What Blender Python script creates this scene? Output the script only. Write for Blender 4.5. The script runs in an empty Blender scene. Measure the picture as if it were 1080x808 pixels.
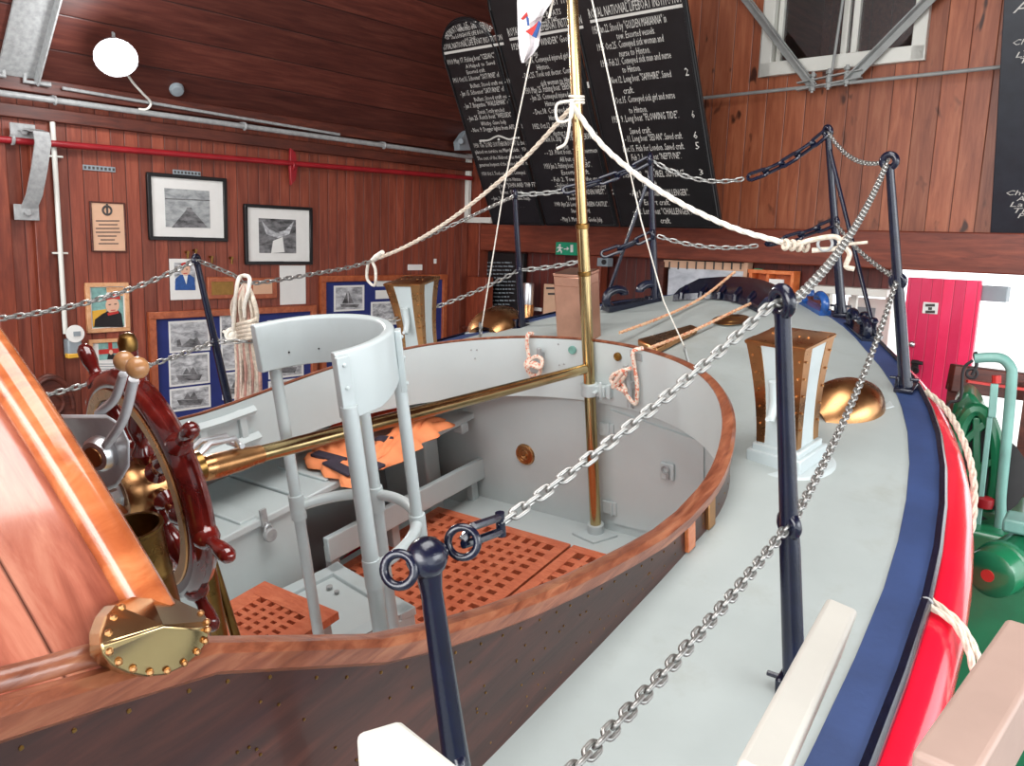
import bpy, bmesh, math, random
from math import sin, cos, pi, radians, sqrt, atan2, hypot
from mathutils import Vector, Matrix
random.seed(7)
C = bpy.context.scene.collection
V3 = Vector
CZ = 2.75                                   # height of the viewing position above the boathouse floor
# ------------------------------------------------------------------ frames
# boat frame: x = starboard, y = forward, z = up from the deck (the boat stands bow-up on its slip)
# room frame: x = along the end wall, y = along the side wall, z = up
FB = Matrix.Translation((0, 0, CZ)) @ Matrix.Rotation(radians(10), 4, 'X')
FR = Matrix.Translation((0, 0, CZ)) @ Matrix.Rotation(radians(-5), 4, 'Z')
FW = Matrix.Translation((0, 0, CZ))
# ------------------------------------------------------------------ camera
FPX = 880.0
_a, _p, _r = radians(36), radians(9.8), radians(1.9)
cF = V3((-sin(_a)*cos(_p), cos(_a)*cos(_p), -sin(_p)))
_R0 = V3((cos(_a), sin(_a), 0)); _D0 = -_R0.cross(cF)
cR = _R0*cos(_r) - _D0*sin(_r); cD = _R0*sin(_r) + _D0*cos(_r)
cam = bpy.data.cameras.new('camera'); camo = bpy.data.objects.new('camera', cam); C.objects.link(camo)
cam.sensor_width = 36; cam.sensor_fit = 'HORIZONTAL'; cam.lens = FPX/1080*36; cam.clip_start = .02
mw = Matrix((cR, -cD, -cF)).transposed().to_4x4(); mw.translation = (0, 0, CZ); camo.matrix_world = mw
bpy.context.scene.camera = camo
def ray(x, y, fr):
    d = cR*((x-540)/FPX) + cD*((y-404)/FPX) + cF
    return fr.to_3x3().inverted() @ d
def on(x, y, ax, val, fr=None):             # the point of plane axis=val seen at photo position (x, y)
    d = ray(x, y, fr or FB); return d*(val/d[ax])
def bS(x, y, v): return on(x, y, 0, v, FB)
def bA(x, y, v): return on(x, y, 1, v, FB)
def bH(x, y, v): return on(x, y, 2, v, FB)
def rU(x, y, v): return on(x, y, 0, v, FR)
def rV(x, y, v): return on(x, y, 1, v, FR)
def rZ(x, y, v): return on(x, y, 2, v, FR)
# ------------------------------------------------------------------ mesh builder
def perp(d):
    d = d.normalized(); a = V3((0, 0, 1)) if abs(d.z) < .9 else V3((1, 0, 0))
    u = d.cross(a).normalized(); return u, d.cross(u).normalized()
class MB:
    def __init__(s): s.v = []; s.f = []; s.m = []; s.mi = 0
    def add(s, vs, fs):
        o = len(s.v); s.v += [V3(p) for p in vs]
        for f in fs: s.f.append([i+o for i in f]); s.m.append(s.mi)
        return s
    def box(s, c, d, rot=None):
        c = V3(c); vs = []
        for x in (-.5, .5):
            for y in (-.5, .5):
                for z in (-.5, .5):
                    p = V3((x*d[0], y*d[1], z*d[2])); vs.append(c + (rot @ p if rot else p))
        return s.add(vs, [(0,1,3,2),(4,6,7,5),(0,4,5,1),(2,3,7,6),(0,2,6,4),(1,5,7,3)])
    def bar(s, p, q, w, h, up=(0,0,1)):     # rectangular bar p -> q
        p, q = V3(p), V3(q); d = (q-p); l = d.length; d.normalize(); up = V3(up)
        x = d.cross(up).normalized(); z = x.cross(d).normalized()
        return s.box((p+q)/2, (w, l, h), Matrix((x, d, z)).transposed())
    def tube(s, pts, r, n=10, closed=False, caps=True, flat=None):
        pts = [V3(p) for p in pts]; m = len(pts); rs = r if isinstance(r, (list, tuple)) else [r]*m
        T = []
        for i in range(m):
            a = pts[(i-1) % m] if (closed or i > 0) else pts[i]; b = pts[(i+1) % m] if (closed or i < m-1) else pts[i]
            T.append((b-a).normalized())
        u, w = perp(T[0]) if flat is None else (None, None)
        if flat is not None:
            w = V3(flat); u = T[0].cross(w).normalized()
        vs = []; 
        for i in range(m):
            u = (u - T[i]*u.dot(T[i])).normalized(); w = T[i].cross(u)
            for k in range(n):
                a = 2*pi*k/n; vs.append(pts[i] + u*(cos(a)*rs[i]) + w*(sin(a)*rs[i]))
        fs = []
        for i in range(m if closed else m-1):
            j = (i+1) % m
            for k in range(n): fs.append((i*n+k, i*n+(k+1) % n, j*n+(k+1) % n, j*n+k))
        if caps and not closed: fs.append(tuple(range(n))[::-1]); fs.append(tuple((m-1)*n+k for k in range(n)))
        return s.add(vs, fs)
    def lathe(s, prof, o=(0,0,0), ax=(0,0,1), n=20, cap=True):
        o = V3(o); ax = V3(ax).normalized(); u, w = perp(ax); vs = []
        for r, h in prof:
            for k in range(n):
                a = 2*pi*k/n; vs.append(o + ax*h + (u*cos(a) + w*sin(a))*max(r, 1e-5))
        fs = [(i*n+k, i*n+(k+1) % n, (i+1)*n+(k+1) % n, (i+1)*n+k) for i in range(len(prof)-1) for k in range(n)]
        if cap: fs.append(tuple(range(n))[::-1]); fs.append(tuple((len(prof)-1)*n+k for k in range(n)))
        return s.add(vs, fs)
    def cyl(s, p, q, r, n=14, r2=None):
        p, q = V3(p), V3(q); return s.lathe([(r, 0), (r if r2 is None else r2, (q-p).length)], p, q-p, n)
    def ball(s, c, r, n=14, sc=(1,1,1), rot=None):
        vs = []; fs = []; h = n//2; c = V3(c)
        for i in range(h+1):
            t = pi*i/h
            for k in range(n):
                a = 2*pi*k/n; p = V3((sin(t)*cos(a)*r*sc[0], sin(t)*sin(a)*r*sc[1], cos(t)*r*sc[2]))
                vs.append(c + (rot @ p if rot else p))
        for i in range(h):
            for k in range(n): fs.append((i*n+k, (i+1)*n+k, (i+1)*n+(k+1) % n, i*n+(k+1) % n))
        return s.add(vs, fs)
    def torus(s, c, ax, R, r, n=20, m=8, sc=1.0):
        c = V3(c); u, w = perp(V3(ax))
        return s.tube([c + u*(R*cos(2*pi*i/n)) + w*(R*sc*sin(2*pi*i/n)) for i in range(n)], r, m, closed=True)
    def loft(s, rows, closed=False, capa=False, capb=False):
        n = len(rows[0]); vs = [p for r in rows for p in r]; fs = []
        for i in range(len(rows)-1):
            for k in range(n if closed else n-1): fs.append((i*n+k, i*n+(k+1) % n, (i+1)*n+(k+1) % n, (i+1)*n+k))
        if capa: fs.append(tuple(range(n))[::-1])
        if capb: fs.append(tuple((len(rows)-1)*n+k for k in range(n)))
        return s.add(vs, fs)
    def prism(s, poly, ext):
        n = len(poly); ext = V3(ext); a = [V3(p) for p in poly]; b = [p+ext for p in a]
        return s.add(a+b, [tuple(range(n))[::-1], tuple(range(n, 2*n))] + [(k, (k+1) % n, n+(k+1) % n, n+k) for k in range(n)])
    def shell(s, rows, t):                  # a loft sheet given thickness t along its normals
        n = len(rows[0]); m = len(rows); R = [[V3(p) for p in r] for r in rows]; Q = []
        for i in range(m):
            q = []
            for k in range(n):
                du = R[i][min(k+1, n-1)] - R[i][max(k-1, 0)]; dv = R[min(i+1, m-1)][k] - R[max(i-1, 0)][k]
                nn = du.cross(dv); nn = nn.normalized() if nn.length > 1e-9 else V3((0,0,1)); q.append(R[i][k] + nn*t)
            Q.append(q)
        s.loft(R); s.loft([r[::-1] for r in Q])
        s.loft([R[0][::-1], Q[0][::-1]]); s.loft([R[-1], Q[-1]])
        s.loft([[r[0] for r in R], [q[0] for q in Q]]); s.loft([[r[-1] for r in R][::-1], [q[-1] for q in Q][::-1]])
        return s
INFO = {}
def prop(o, label=None, cat=None, group=None, kind=None):
    if label: o['label'] = label
    if cat: o['category'] = cat
    if group: o['group'] = group
    if kind: o['kind'] = kind
    return o
def thing(name, org, label, cat, fr=None, group=None):
    o = bpy.data.objects.new(name, None); C.objects.link(o); o.empty_display_size = .1
    fr = fr or FB; o.matrix_world = fr @ Matrix.Translation(org); INFO[o.name] = (fr, V3(org))
    return prop(o, label, cat, group)
def build(name, mb, mat, parent=None, fr=None, bev=0, seg=2, ang=40, label=None, cat=None, group=None, kind=None, flat=False, subd=0):
    if parent is not None: fr, org = INFO[parent.name]
    else:
        fr = fr or FB; xs = [p.x for p in mb.v]; ys = [p.y for p in mb.v]; zs = [p.z for p in mb.v]
        org = V3(((min(xs)+max(xs))/2, (min(ys)+max(ys))/2, min(zs)))
    me = bpy.data.meshes.new(name)
    me.from_pydata([tuple(p-org) for p in mb.v], [], mb.f); 
    ms = mat if isinstance(mat, (list, tuple)) else [mat]
    for m in ms: me.materials.append(m)
    me.polygons.foreach_set('material_index', mb.m)
    b = bmesh.new(); b.from_mesh(me); bmesh.ops.remove_doubles(b, verts=b.verts, dist=1e-6); bmesh.ops.recalc_face_normals(b, faces=b.faces); b.to_mesh(me); b.free()
    if not flat:
        me.polygons.foreach_set('use_smooth', [True]*len(me.polygons)); me.set_sharp_from_angle(angle=radians(ang))
    o = bpy.data.objects.new(name, me); C.objects.link(o); INFO[o.name] = (fr, org)
    if parent is not None: o.parent = parent
    else: o.matrix_world = fr @ Matrix.Translation(org)
    if subd: mo = o.modifiers.new('s', 'SUBSURF'); mo.levels = mo.render_levels = subd
    if bev: mo = o.modifiers.new('b', 'BEVEL'); mo.width = bev; mo.segments = seg; mo.limit_method = 'ANGLE'; mo.angle_limit = radians(35)
    return prop(o, label, cat, group, kind)
def lerp(tab, x):
    if x <= tab[0][0]: return tab[0][1]
    for (a, p), (b, q) in zip(tab, tab[1:]):
        if x <= b: return p + (q-p)*(x-a)/(b-a)
    return tab[-1][1]
def sm(tab, x):                             # smooth table look-up (Catmull-Rom)
    if x <= tab[0][0]: return tab[0][1]
    if x >= tab[-1][0]: return tab[-1][1]
    for i in range(len(tab)-1):
        if x <= tab[i+1][0]:
            x0, y0 = tab[i]; x1, y1 = tab[i+1]; t = (x-x0)/(x1-x0); h = x1-x0
            m0 = (y1-tab[i-1][1])/(x1-tab[i-1][0]) if i > 0 else (y1-y0)/h
            m1 = (tab[i+2][1]-y0)/(tab[i+2][0]-x0) if i+2 < len(tab) else (y1-y0)/h
            return (2*t**3-3*t*t+1)*y0 + (t**3-2*t*t+t)*h*m0 + (-2*t**3+3*t*t)*y1 + (t**3-t*t)*h*m1
def spline(P, n):
    P = [V3(p) for p in P]; out = []
    for i in range(len(P)-1):
        p0 = P[i-1] if i else P[0]*2-P[1]; p1 = P[i]; p2 = P[i+1]; p3 = P[i+2] if i+2 < len(P) else P[-1]*2-P[-2]
        for k in range(n):
            t = k/n; out.append(.5*((2*p1)+(p2-p0)*t+(2*p0-5*p1+4*p2-p3)*t*t+(3*p1-p0-3*p2+p3)*t**3))
    out.append(P[-1]); return out
def resample(P, d):
    out = [P[0].copy()]; need = d
    for a, b in zip(P, P[1:]):
        l = (b-a).length; pos = 0
        while l-pos >= need: pos += need; out.append(a+(b-a)*(pos/l)); need = d
        need -= (l-pos)
    return out
# ------------------------------------------------------------------ materials
def srgb(r, g, b):
    f = lambda c: (c/255/12.92) if c/255 <= .04045 else ((c/255+.055)/1.055)**2.4
    return (f(r), f(g), f(b), 1)
class NM:
    def __init__(s, name):
        s.m = bpy.data.materials.new(name); s.m.use_nodes = True; s.t = s.m.node_tree; s.n = s.t.nodes; s.l = s.t.links
        s.b = s.n['Principled BSDF']; s._c = None
    def co(s):
        if not s._c: s._c = s.n.new('ShaderNodeTexCoord').outputs['Object']
        return s._c
    def mp(s, sc=(1,1,1), rot=(0,0,0), src=None):
        m = s.n.new('ShaderNodeMapping'); m.inputs['Scale'].default_value = sc; m.inputs['Rotation'].default_value = rot
        s.l.new(src or s.co(), m.inputs[0]); return m.outputs[0]
    def noise(s, scale, detail=4, sc=(1,1,1), rot=(0,0,0), rough=.55, dist=0):
        t = s.n.new('ShaderNodeTexNoise'); t.inputs['Scale'].default_value = scale; t.inputs['Detail'].default_value = detail
        t.inputs['Roughness'].default_value = rough; t.inputs['Distortion'].default_value = dist
        s.l.new(s.mp(sc, rot), t.inputs['Vector']); return t.outputs['Fac']
    def ramp(s, fac, stops):
        r = s.n.new('ShaderNodeValToRGB'); e = r.color_ramp.elements
        while len(e) < len(stops): e.new(.5)
        for k, (p, c) in zip(e, stops): k.position = p; k.color = c if len(c) == 4 else (*c, 1)
        s.l.new(fac, r.inputs[0]); return r.outputs[0]
    def mix(s, fac, a, b, mode='MIX'):
        m = s.n.new('ShaderNodeMix'); m.data_type = 'RGBA'; m.blend_type = mode
        for k, v in ((0, fac), (6, a), (7, b)):
            if isinstance(v, (int, float, tuple)): m.inputs[k].default_value = v
            else: s.l.new(v, m.inputs[k])
        return m.outputs[2]
    def math(s, op, a, b=0.0):
        m = s.n.new('ShaderNodeMath'); m.operation = op
        for k, v in ((0, a), (1, b)):
            if isinstance(v, (int, float)): m.inputs[k].default_value = v
            else: s.l.new(v, m.inputs[k])
        return m.outputs[0]
    def sep(s, src=None):
        m = s.n.new('ShaderNodeSeparateXYZ'); s.l.new(src or s.co(), m.inputs[0]); return m.outputs
    def col(s, c):
        if isinstance(c, tuple): s.b.inputs['Base Color'].default_value = c
        else: s.l.new(c, s.b.inputs['Base Color'])
        return s
    def set(s, rough=None, metal=None, coat=None, spec=None):
        if rough is not None:
            if isinstance(rough, (int, float)): s.b.inputs['Roughness'].default_value = rough
            else: s.l.new(rough, s.b.inputs['Roughness'])
        if metal is not None: s.b.inputs['Metallic'].default_value = metal
        if coat is not None: s.b.inputs['Coat Weight'].default_value = coat; s.b.inputs['Coat Roughness'].default_value = .08
        if spec is not None: s.b.inputs['Specular IOR Level'].default_value = spec
        return s
    def bump(s, h, st=.3, d=.01):
        b = s.n.new('ShaderNodeBump'); b.inputs['Strength'].default_value = st; b.inputs['Distance'].default_value = d
        s.l.new(h, b.inputs['Height']); s.l.new(b.outputs[0], s.b.inputs['Normal']); return s
def paint(name, c, rough=.35, var=.12, scale=9, bump=.08, coat=0, dirt=None):
    m = NM(name); n = m.noise(scale, 5); d = tuple(x*(1-var*2) for x in c[:3])+(1,); e = tuple(min(1, x*(1+var)) for x in c[:3])+(1,)
    col = m.ramp(n, [(.3, d), (.7, e)])
    if dirt: col = m.mix(m.ramp(m.noise(2.6, 6, rough=.7), [(.55, (0,0,0)), (.78, (.55,.55,.55))]), col, dirt)
    return m.col(col).set(rough, coat=coat or None).bump(m.noise(scale*9, 3), bump, .002).m
def metal(name, c, rough=.25, var=.25, scale=14):
    m = NM(name); n = m.noise(scale, 6, rough=.65); d = tuple(x*(1-var) for x in c[:3])+(1,)
    rr = m.n.new('ShaderNodeMapRange'); rr.inputs[3].default_value = rough*.6; rr.inputs[4].default_value = rough*1.6; m.l.new(n, rr.inputs[0])
    return m.col(m.ramp(n, [(.3, d), (.65, c)])).set(rr.outputs[0], 1.0).m
def wood(name, a, b, c, sc=(1, 9, 9), scale=5, rough=.3, coat=0, rot=(0,0,0), bump=.12, dist=.6):
    m = NM(name); n = m.noise(scale, 8, sc, rot, .6, dist); n2 = m.noise(scale*.35, 3, sc, rot)
    col = m.mix(m.ramp(n2, [(.35, (0,0,0)), (.7, (.6,.6,.6))]), m.ramp(n, [(.28, a), (.5, b), (.74, c)]), a)
    return m.col(col).set(rough, coat=coat or None).bump(n, bump, .004).m
def planks(name, axis, width, a, b, c, grain, knots=0, rough=.4, groove=.06, coat=0, dark=.28):
    m = NM(name); X = m.sep()[axis]; u = m.math('DIVIDE', X, width); cell = m.math('FLOOR', u); fr = m.math('SUBTRACT', u, cell)
    w = m.n.new('ShaderNodeTexWhiteNoise'); w.noise_dimensions = '1D'; m.l.new(cell, w.inputs['W'])
    n = m.noise(4, 8, grain, rough=.62, dist=.5)
    col = m.ramp(n, [(.25, a), (.5, b), (.75, c)])
    tone = m.ramp(w.outputs['Value'], [(0, (.72,.72,.72)), (1, (1.15,1.1,1.05))]); col = m.mix(1.0, col, tone, 'MULTIPLY')
    if knots:
        kn = m.ramp(m.noise(knots, 2, tuple(1 if k == axis else (.42 if g < 3 else 1) for k, g in enumerate(grain)), dist=.3), [(.27, (1,1,1)), (.35, (0,0,0))])
        col = m.mix(kn, col, tuple(x*.3 for x in a[:3])+(1,))
    e = m.math('MINIMUM', fr, m.math('SUBTRACT', 1.0, fr)); g = m.ramp(e, [(0, (0,0,0)), (groove, (1,1,1))])
    col = m.mix(g, tuple(x*dark for x in a[:3])+(1,), col)
    gb = m.n.new('ShaderNodeRGBToBW'); m.l.new(g, gb.inputs[0])
    return m.col(col).set(rough, coat=coat or None).bump(m.math('ADD', gb.outputs[0], m.math('MULTIPLY', n, .15)), .5, .006).m
M = {}
M['grey'] = paint('grey_paint', srgb(186,196,197), .32, .035, 3, .06, .2, srgb(160,166,158))
M['deck'] = paint('deck_grey_paint', srgb(163,171,169), .5, .05, 2.5, .25, 0, srgb(142,142,132))
M['grey_in'] = paint('cockpit_grey_paint', srgb(190,199,199), .35, .03, 3, .05, .15)
M['navy'] = paint('navy_gloss_paint', srgb(12,18,40), .24, .2, 22, .25, .25)
M['navy_deck'] = paint('navy_deck_paint', srgb(48,67,110), .5, .12, 5, .35)
M['blue_bright'] = paint('bright_blue_paint', srgb(30,80,150), .25, .2, 12, .2, .4)
M['red_hull'] = paint('red_gloss_paint', srgb(226,24,50), .2, .07, 4, .05, .5)
M['red_pipe'] = paint('red_pipe_paint', srgb(150,30,38), .35, .12, 6)
M['red_door'] = planks('red_door_boards', 0, .075, srgb(226,36,84), srgb(238,48,98), srgb(242,66,112), (.8,8,.5), 0, .35, .05, 0, .55)
M['white'] = paint('white_gloss_paint', srgb(220,220,212), .35, .03, 6)
M['white_rail'] = paint('white_rail_paint', srgb(186,184,176), .45, .04, 5, .1)
M['pink_rail'] = paint('worn_pale_rail_paint', srgb(168,142,130), .5, .06, 6, .15)
M['brass'] = metal('polished_brass', srgb(200,176,128), .17, .2, 8)
M['brass_dull'] = metal('tarnished_brass', srgb(150,116,66), .28, .4, 12)
M['bronze'] = metal('bronze', srgb(198,146,98), .26, .3, 9)
M['copper'] = metal('copper_sheet', srgb(222,170,146), .3, .22, 7)
M['chrome'] = metal('bright_steel', srgb(225,228,230), .3, .08, 8)
M['alum'] = paint('silver_grey_metal_paint', srgb(186,188,192), .25, .06, 24, .1, .3)
M['galv'] = metal('galvanised_steel', srgb(176,176,173), .42, .25, 60)
M['galv_grey'] = paint('galvanised_grey_coat', srgb(158,160,160), .35, .12, 30, .2)
M['steel_paint'] = paint('grey_steel_paint', srgb(150,152,150), .35, .08, 8)
M['coaming'] = wood('mahogany_planking', srgb(34,15,12), srgb(62,29,22), srgb(88,44,33), (3, 1.1, 9), 3.2, .34, .25, (.25,0,0), .18)
M['cap'] = wood('varnished_cap_rail', srgb(92,46,30), srgb(136,78,54), srgb(166,110,80), (9, 1.2, 9), 6, .3, .35, (0,0,0), .3)
M['turtle'] = planks('varnished_deck_planking', 1, .17, srgb(116,58,46), srgb(166,100,82), srgb(196,138,116), (1.2,6,1.2), 0, .16, .02, .8)
M['trim'] = wood('orange_varnished_trim', srgb(150,74,40), srgb(196,112,66), srgb(220,146,98), (6, 1.4, 6), 4, .16, .7)
M['wheelwood'] = wood('glossy_red_mahogany', srgb(66,12,12), srgb(104,24,20), srgb(140,44,32), (3,3,3), 5, .12, .9)
M['grate'] = wood('oiled_teak_grating', srgb(184,88,58), srgb(208,114,78), srgb(222,136,100), (3,10,3), 7, .45)
M['dark_wood'] = wood('dark_brown_timber', srgb(56,24,18), srgb(88,40,28), srgb(112,56,40), (1.2,1.2,9), 4, .5)
M['black'] = paint('black_board_paint', srgb(20,20,22), .35, .2, 8, .03)
M['black_rub'] = paint('black_rubber', srgb(24,24,26), .6, .2, 8)
M['letter'] = paint('white_lettering', srgb(190,188,182), .5, .02)
M['paper'] = paint('white_paper', srgb(228,228,224), .6, .02)
M['paper_tan'] = paint('tan_paper', srgb(214,172,142), .6, .04)
M['ink'] = paint('dark_ink', srgb(70,66,64), .7, .05)
M['bluecard'] = paint('blue_board_card', srgb(30,44,112), .6, .08)
M['frame_wood'] = wood('orange_frame_wood', srgb(138,66,38), srgb(172,90,54), srgb(192,112,72), (4,4,4), 6, .35)
M['frame_pale'] = wood('pale_frame_wood', srgb(196,140,96), srgb(218,166,122), srgb(230,186,146), (4,4,4), 6, .4)
M['rope'] = paint('natural_white_rope', srgb(216,202,184), .8, .15, 60, .6)
M['rope_white'] = paint('white_rope', srgb(232,226,214), .75, .1, 60, .5)
M['green'] = paint('green_machine_paint', srgb(26,112,74), .28, .15, 6, .15, .4)
M['green_pale'] = paint('faded_green_paint', srgb(112,160,150), .35, .12, 6, .1)
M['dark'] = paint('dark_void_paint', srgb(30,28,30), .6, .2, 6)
M['exit'] = paint('exit_green', srgb(20,150,110), .4, .02)
M['orange'] = paint('orange_nylon', srgb(250,150,98), .7, .08, 10, .4)
M['strap'] = paint('dark_strap', srgb(56,48,62), .7, .15, 30)
M['ball'] = wood('pale_turned_wood', srgb(150,100,60), srgb(186,138,92), srgb(206,164,118), (4,4,4), 6, .3, .4)
def flecked(name, base, fl, sc=90):
    m = NM(name); v = m.noise(sc, 1); return m.col(m.ramp(v, [(.54, base), (.6, fl)])).set(.85).bump(m.noise(sc*1.4, 2), .8, .004).m
M['rope_fleck'] = flecked('red_flecked_rope', srgb(226,208,192), srgb(214,124,98), 110)
M['rope_orange'] = flecked('tan_orange_rope', srgb(216,176,140), srgb(204,124,88), 90)
M['rope_pink'] = paint('pinkish_cord', srgb(196,150,136), .85, .15, 60, .5)
M['rope_bundle'] = flecked('pale_flecked_cordage', srgb(228,216,204), srgb(212,174,160), 110)
def photo(name, lo, hi, scale, seed):
    m = NM(name); n = m.noise(scale, 6, (1, 1, 2.2), rough=.6); n.node.inputs['Distortion'].default_value = .4
    mp = n.node.inputs['Vector'].links[0].from_node; mp.inputs['Location'].default_value = (seed*3.7, seed*1.9, seed)
    return m.col(m.ramp(n, [(.3, lo), (.68, hi)])).set(.35).m
M['ph'] = [photo('grey_photo_print_%s' % k, srgb(96,98,102), srgb(222,224,226), 9+2*i, i) for i, k in enumerate(('hazy', 'soft', 'deep', 'pale'))]
M['ph_dark'] = photo('dark_photo_print', srgb(24,24,26), srgb(140,140,142), 10, 8)
M['sea'] = photo('grey_sea_print', srgb(120,124,126), srgb(180,184,184), 12, 5)
M['skin'] = paint('printed_skin_tone', srgb(222,178,152), .5, .04)
M['blue_print'] = paint('printed_blue', srgb(40,84,150), .5, .15, 30)
M['teal_print'] = paint('printed_teal', srgb(130,176,170), .5, .2, 20)
M['red_print'] = paint('printed_red', srgb(190,50,44), .5, .08)
M['yellow'] = paint('yellow_plastic', srgb(222,170,60), .4, .05)
M['plastic'] = paint('grey_plastic', srgb(140,150,156), .4, .05)
gm = NM('window_glass'); gm.col((1,1,1,1)).set(.02); gm.b.inputs['Transmission Weight'].default_value = 1; M['glass'] = gm.m
M['wall'] = planks('tongue_and_groove_red_brown', 1, .105, srgb(104,46,35), srgb(134,66,48), srgb(156,86,65), (7,7,.7), 0, .42, .05)
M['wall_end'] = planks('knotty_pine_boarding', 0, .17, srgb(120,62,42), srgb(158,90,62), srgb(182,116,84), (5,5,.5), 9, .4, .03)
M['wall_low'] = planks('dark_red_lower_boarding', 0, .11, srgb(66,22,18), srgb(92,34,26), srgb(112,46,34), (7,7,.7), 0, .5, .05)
M['ceil'] = planks('dark_roof_boarding', 0, .19, srgb(64,30,26), srgb(92,46,38), srgb(114,64,52), (7,.6,7), 0, .45, .03)
M['beam'] = wood('red_brown_beam', srgb(92,38,24), srgb(128,58,38), srgb(152,78,52), (1,9,9), 4, .42)
M['beam_v'] = wood('red_brown_post', srgb(92,36,22), srgb(128,56,34), srgb(156,78,50), (8,8,1), 4, .42)
M['floor'] = paint('concrete_floor', srgb(96,100,98), .7, .15, 2, .3, 0, srgb(60,70,64))
M['ground'] = paint('pale_outside_ground', srgb(214,212,206), .9, .08, 2)
# ================================================================== THE LIFEBOAT
MX = -1.77                                   # centre line of the boat
boat = thing('lifeboat', (MX, 1.5, -2.35), 'large open lifeboat with grey deck, navy margin, red belt and varnished cockpit coaming', 'lifeboat')
HB = [(-2.0,1.30),(-1,1.42),(0,1.475),(1,1.49),(1.5,1.485),(2,1.47),(2.5,1.415),(3,1.31),(3.5,1.135),(3.77,.99),(4,.86),(4.24,.70),(4.45,.52),(4.65,.32),(4.78,.12),(4.82,0)]
HE = [(-2,-1.20),(0,-1.22),(1.5,-1.23),(2.2,-1.205),(3,-1.165),(3.6,-1.14),(4.2,-1.115),(4.8,-1.13)]
def hb(a): return sm(HB, a)
def he(a): return sm(HE, a)
def deckH(s, a):
    b = max(hb(min(a, 4.7)), .25); t = min(1, abs(s-MX)/b); return he(a) + .075*(1-t*t)
# outer edge curve, starboard aft -> bow -> port aft (arc parameter), matched to the coaming curve
def edge_pts(n_side, n_bow):
    st = []
    for i in range(n_side): st.append(-1.6 + (2.0+1.6)*i/n_side)
    AA = [2.0, 2.25, 2.5, 2.75, 3.0, 3.22, 3.44, 3.64, 3.83, 4.0, 4.15, 4.29, 4.42, 4.54, 4.64, 4.72, 4.775, 4.81, 4.82]
    a = st + AA
    return [(hb(x), x) for x in a]
ED = edge_pts(12, 0)
NE = len(ED)
CR = .88
def coam_pts():
    out = []
    for i in range(12): out.append((CR, -1.6 + 3.6*i/12))
    k = NE-12
    for i in range(k):
        t = pi/2*i/(k-1); out.append((CR*cos(t), 2.0 + CR*sin(t)))
    return out
CO = coam_pts()
def both(h):                                 # starboard half mirrored to a full U: list of (s, a)
    return [(MX+x, a) for x, a in h] + [(MX-x, a) for x, a in h[-2::-1]]
EDF, COF = both(ED), both(CO)
def inset(P, d):                             # move a U-curve inwards by d
    out = []
    for i, (s, a) in enumerate(P):
        p, q = P[max(i-1, 0)], P[min(i+1, len(P)-1)]; tx, ty = q[0]-p[0], q[1]-p[1]; l = hypot(tx, ty)
        out.append((s - ty/l*d, a + tx/l*d) if True else None)
    return out
MARG = inset(EDF, .098)
def deck_row(P, Q, t): return [(p[0]+(q[0]-p[0])*t, p[1]+(q[1]-p[1])*t) for p, q in zip(P, Q)]
def up(P, dh=0): return [V3((s, a, deckH(s, a)+dh)) for s, a in P]
mb = MB(); mb.loft([up(deck_row(MARG, COF, t/6)) for t in range(7)])
build('deck', mb, M['deck'], boat, ang=60)
mb = MB(); mb.loft([up(EDF, .004), up(deck_row(EDF, MARG, .5), .006), up(MARG, .004), up(inset(EDF, .101), -.004)])
build('deck_margin', mb, M['navy_deck'], boat, label='navy painted deck margin')
# hull: belt and planking, one section per edge point
def outw(P, d): return inset(P, -d)
def sec(P, d, h): return [V3((s, a, he(a)+h)) for s, a in outw(P, d)]
mb = MB(); mb.loft([sec(EDF, -.012, .012), sec(EDF, .004, .014), sec(EDF, .012, .004), sec(EDF, .012, -.03), sec(EDF, .0, -.034)])
build('gunwale_strip', mb, M['navy'], boat)
mb = MB(); rows = []
for i in range(9):
    t = pi*i/8; rows.append(sec(EDF, -.005 + .096*sin(t)**.8, -.12 + .095*cos(t)))
mb.loft(rows); build('rubbing_belt', mb, M['red_hull'], boat, label='glossy red rubbing belt')
mb = MB(); mb.loft([sec(EDF, .0, -.20), sec(EDF, .0, -.30), sec(EDF, -.03, -.5)]); build('topside', mb, M['navy'], boat)
mb = MB()
def keel(P, f, h): return [V3((MX+(s-MX)*f, 1.6+(a-1.6)*(.6+.4*f), he(a)+h)) for s, a in P]
mb.loft([sec(EDF, -.03, -.5), keel(EDF, .97, -.80), keel(EDF, .82, -1.03), keel(EDF, .4, -1.18), keel(EDF, .03, -1.24)])
build('bottom', mb, M['red_hull'], boat)
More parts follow.
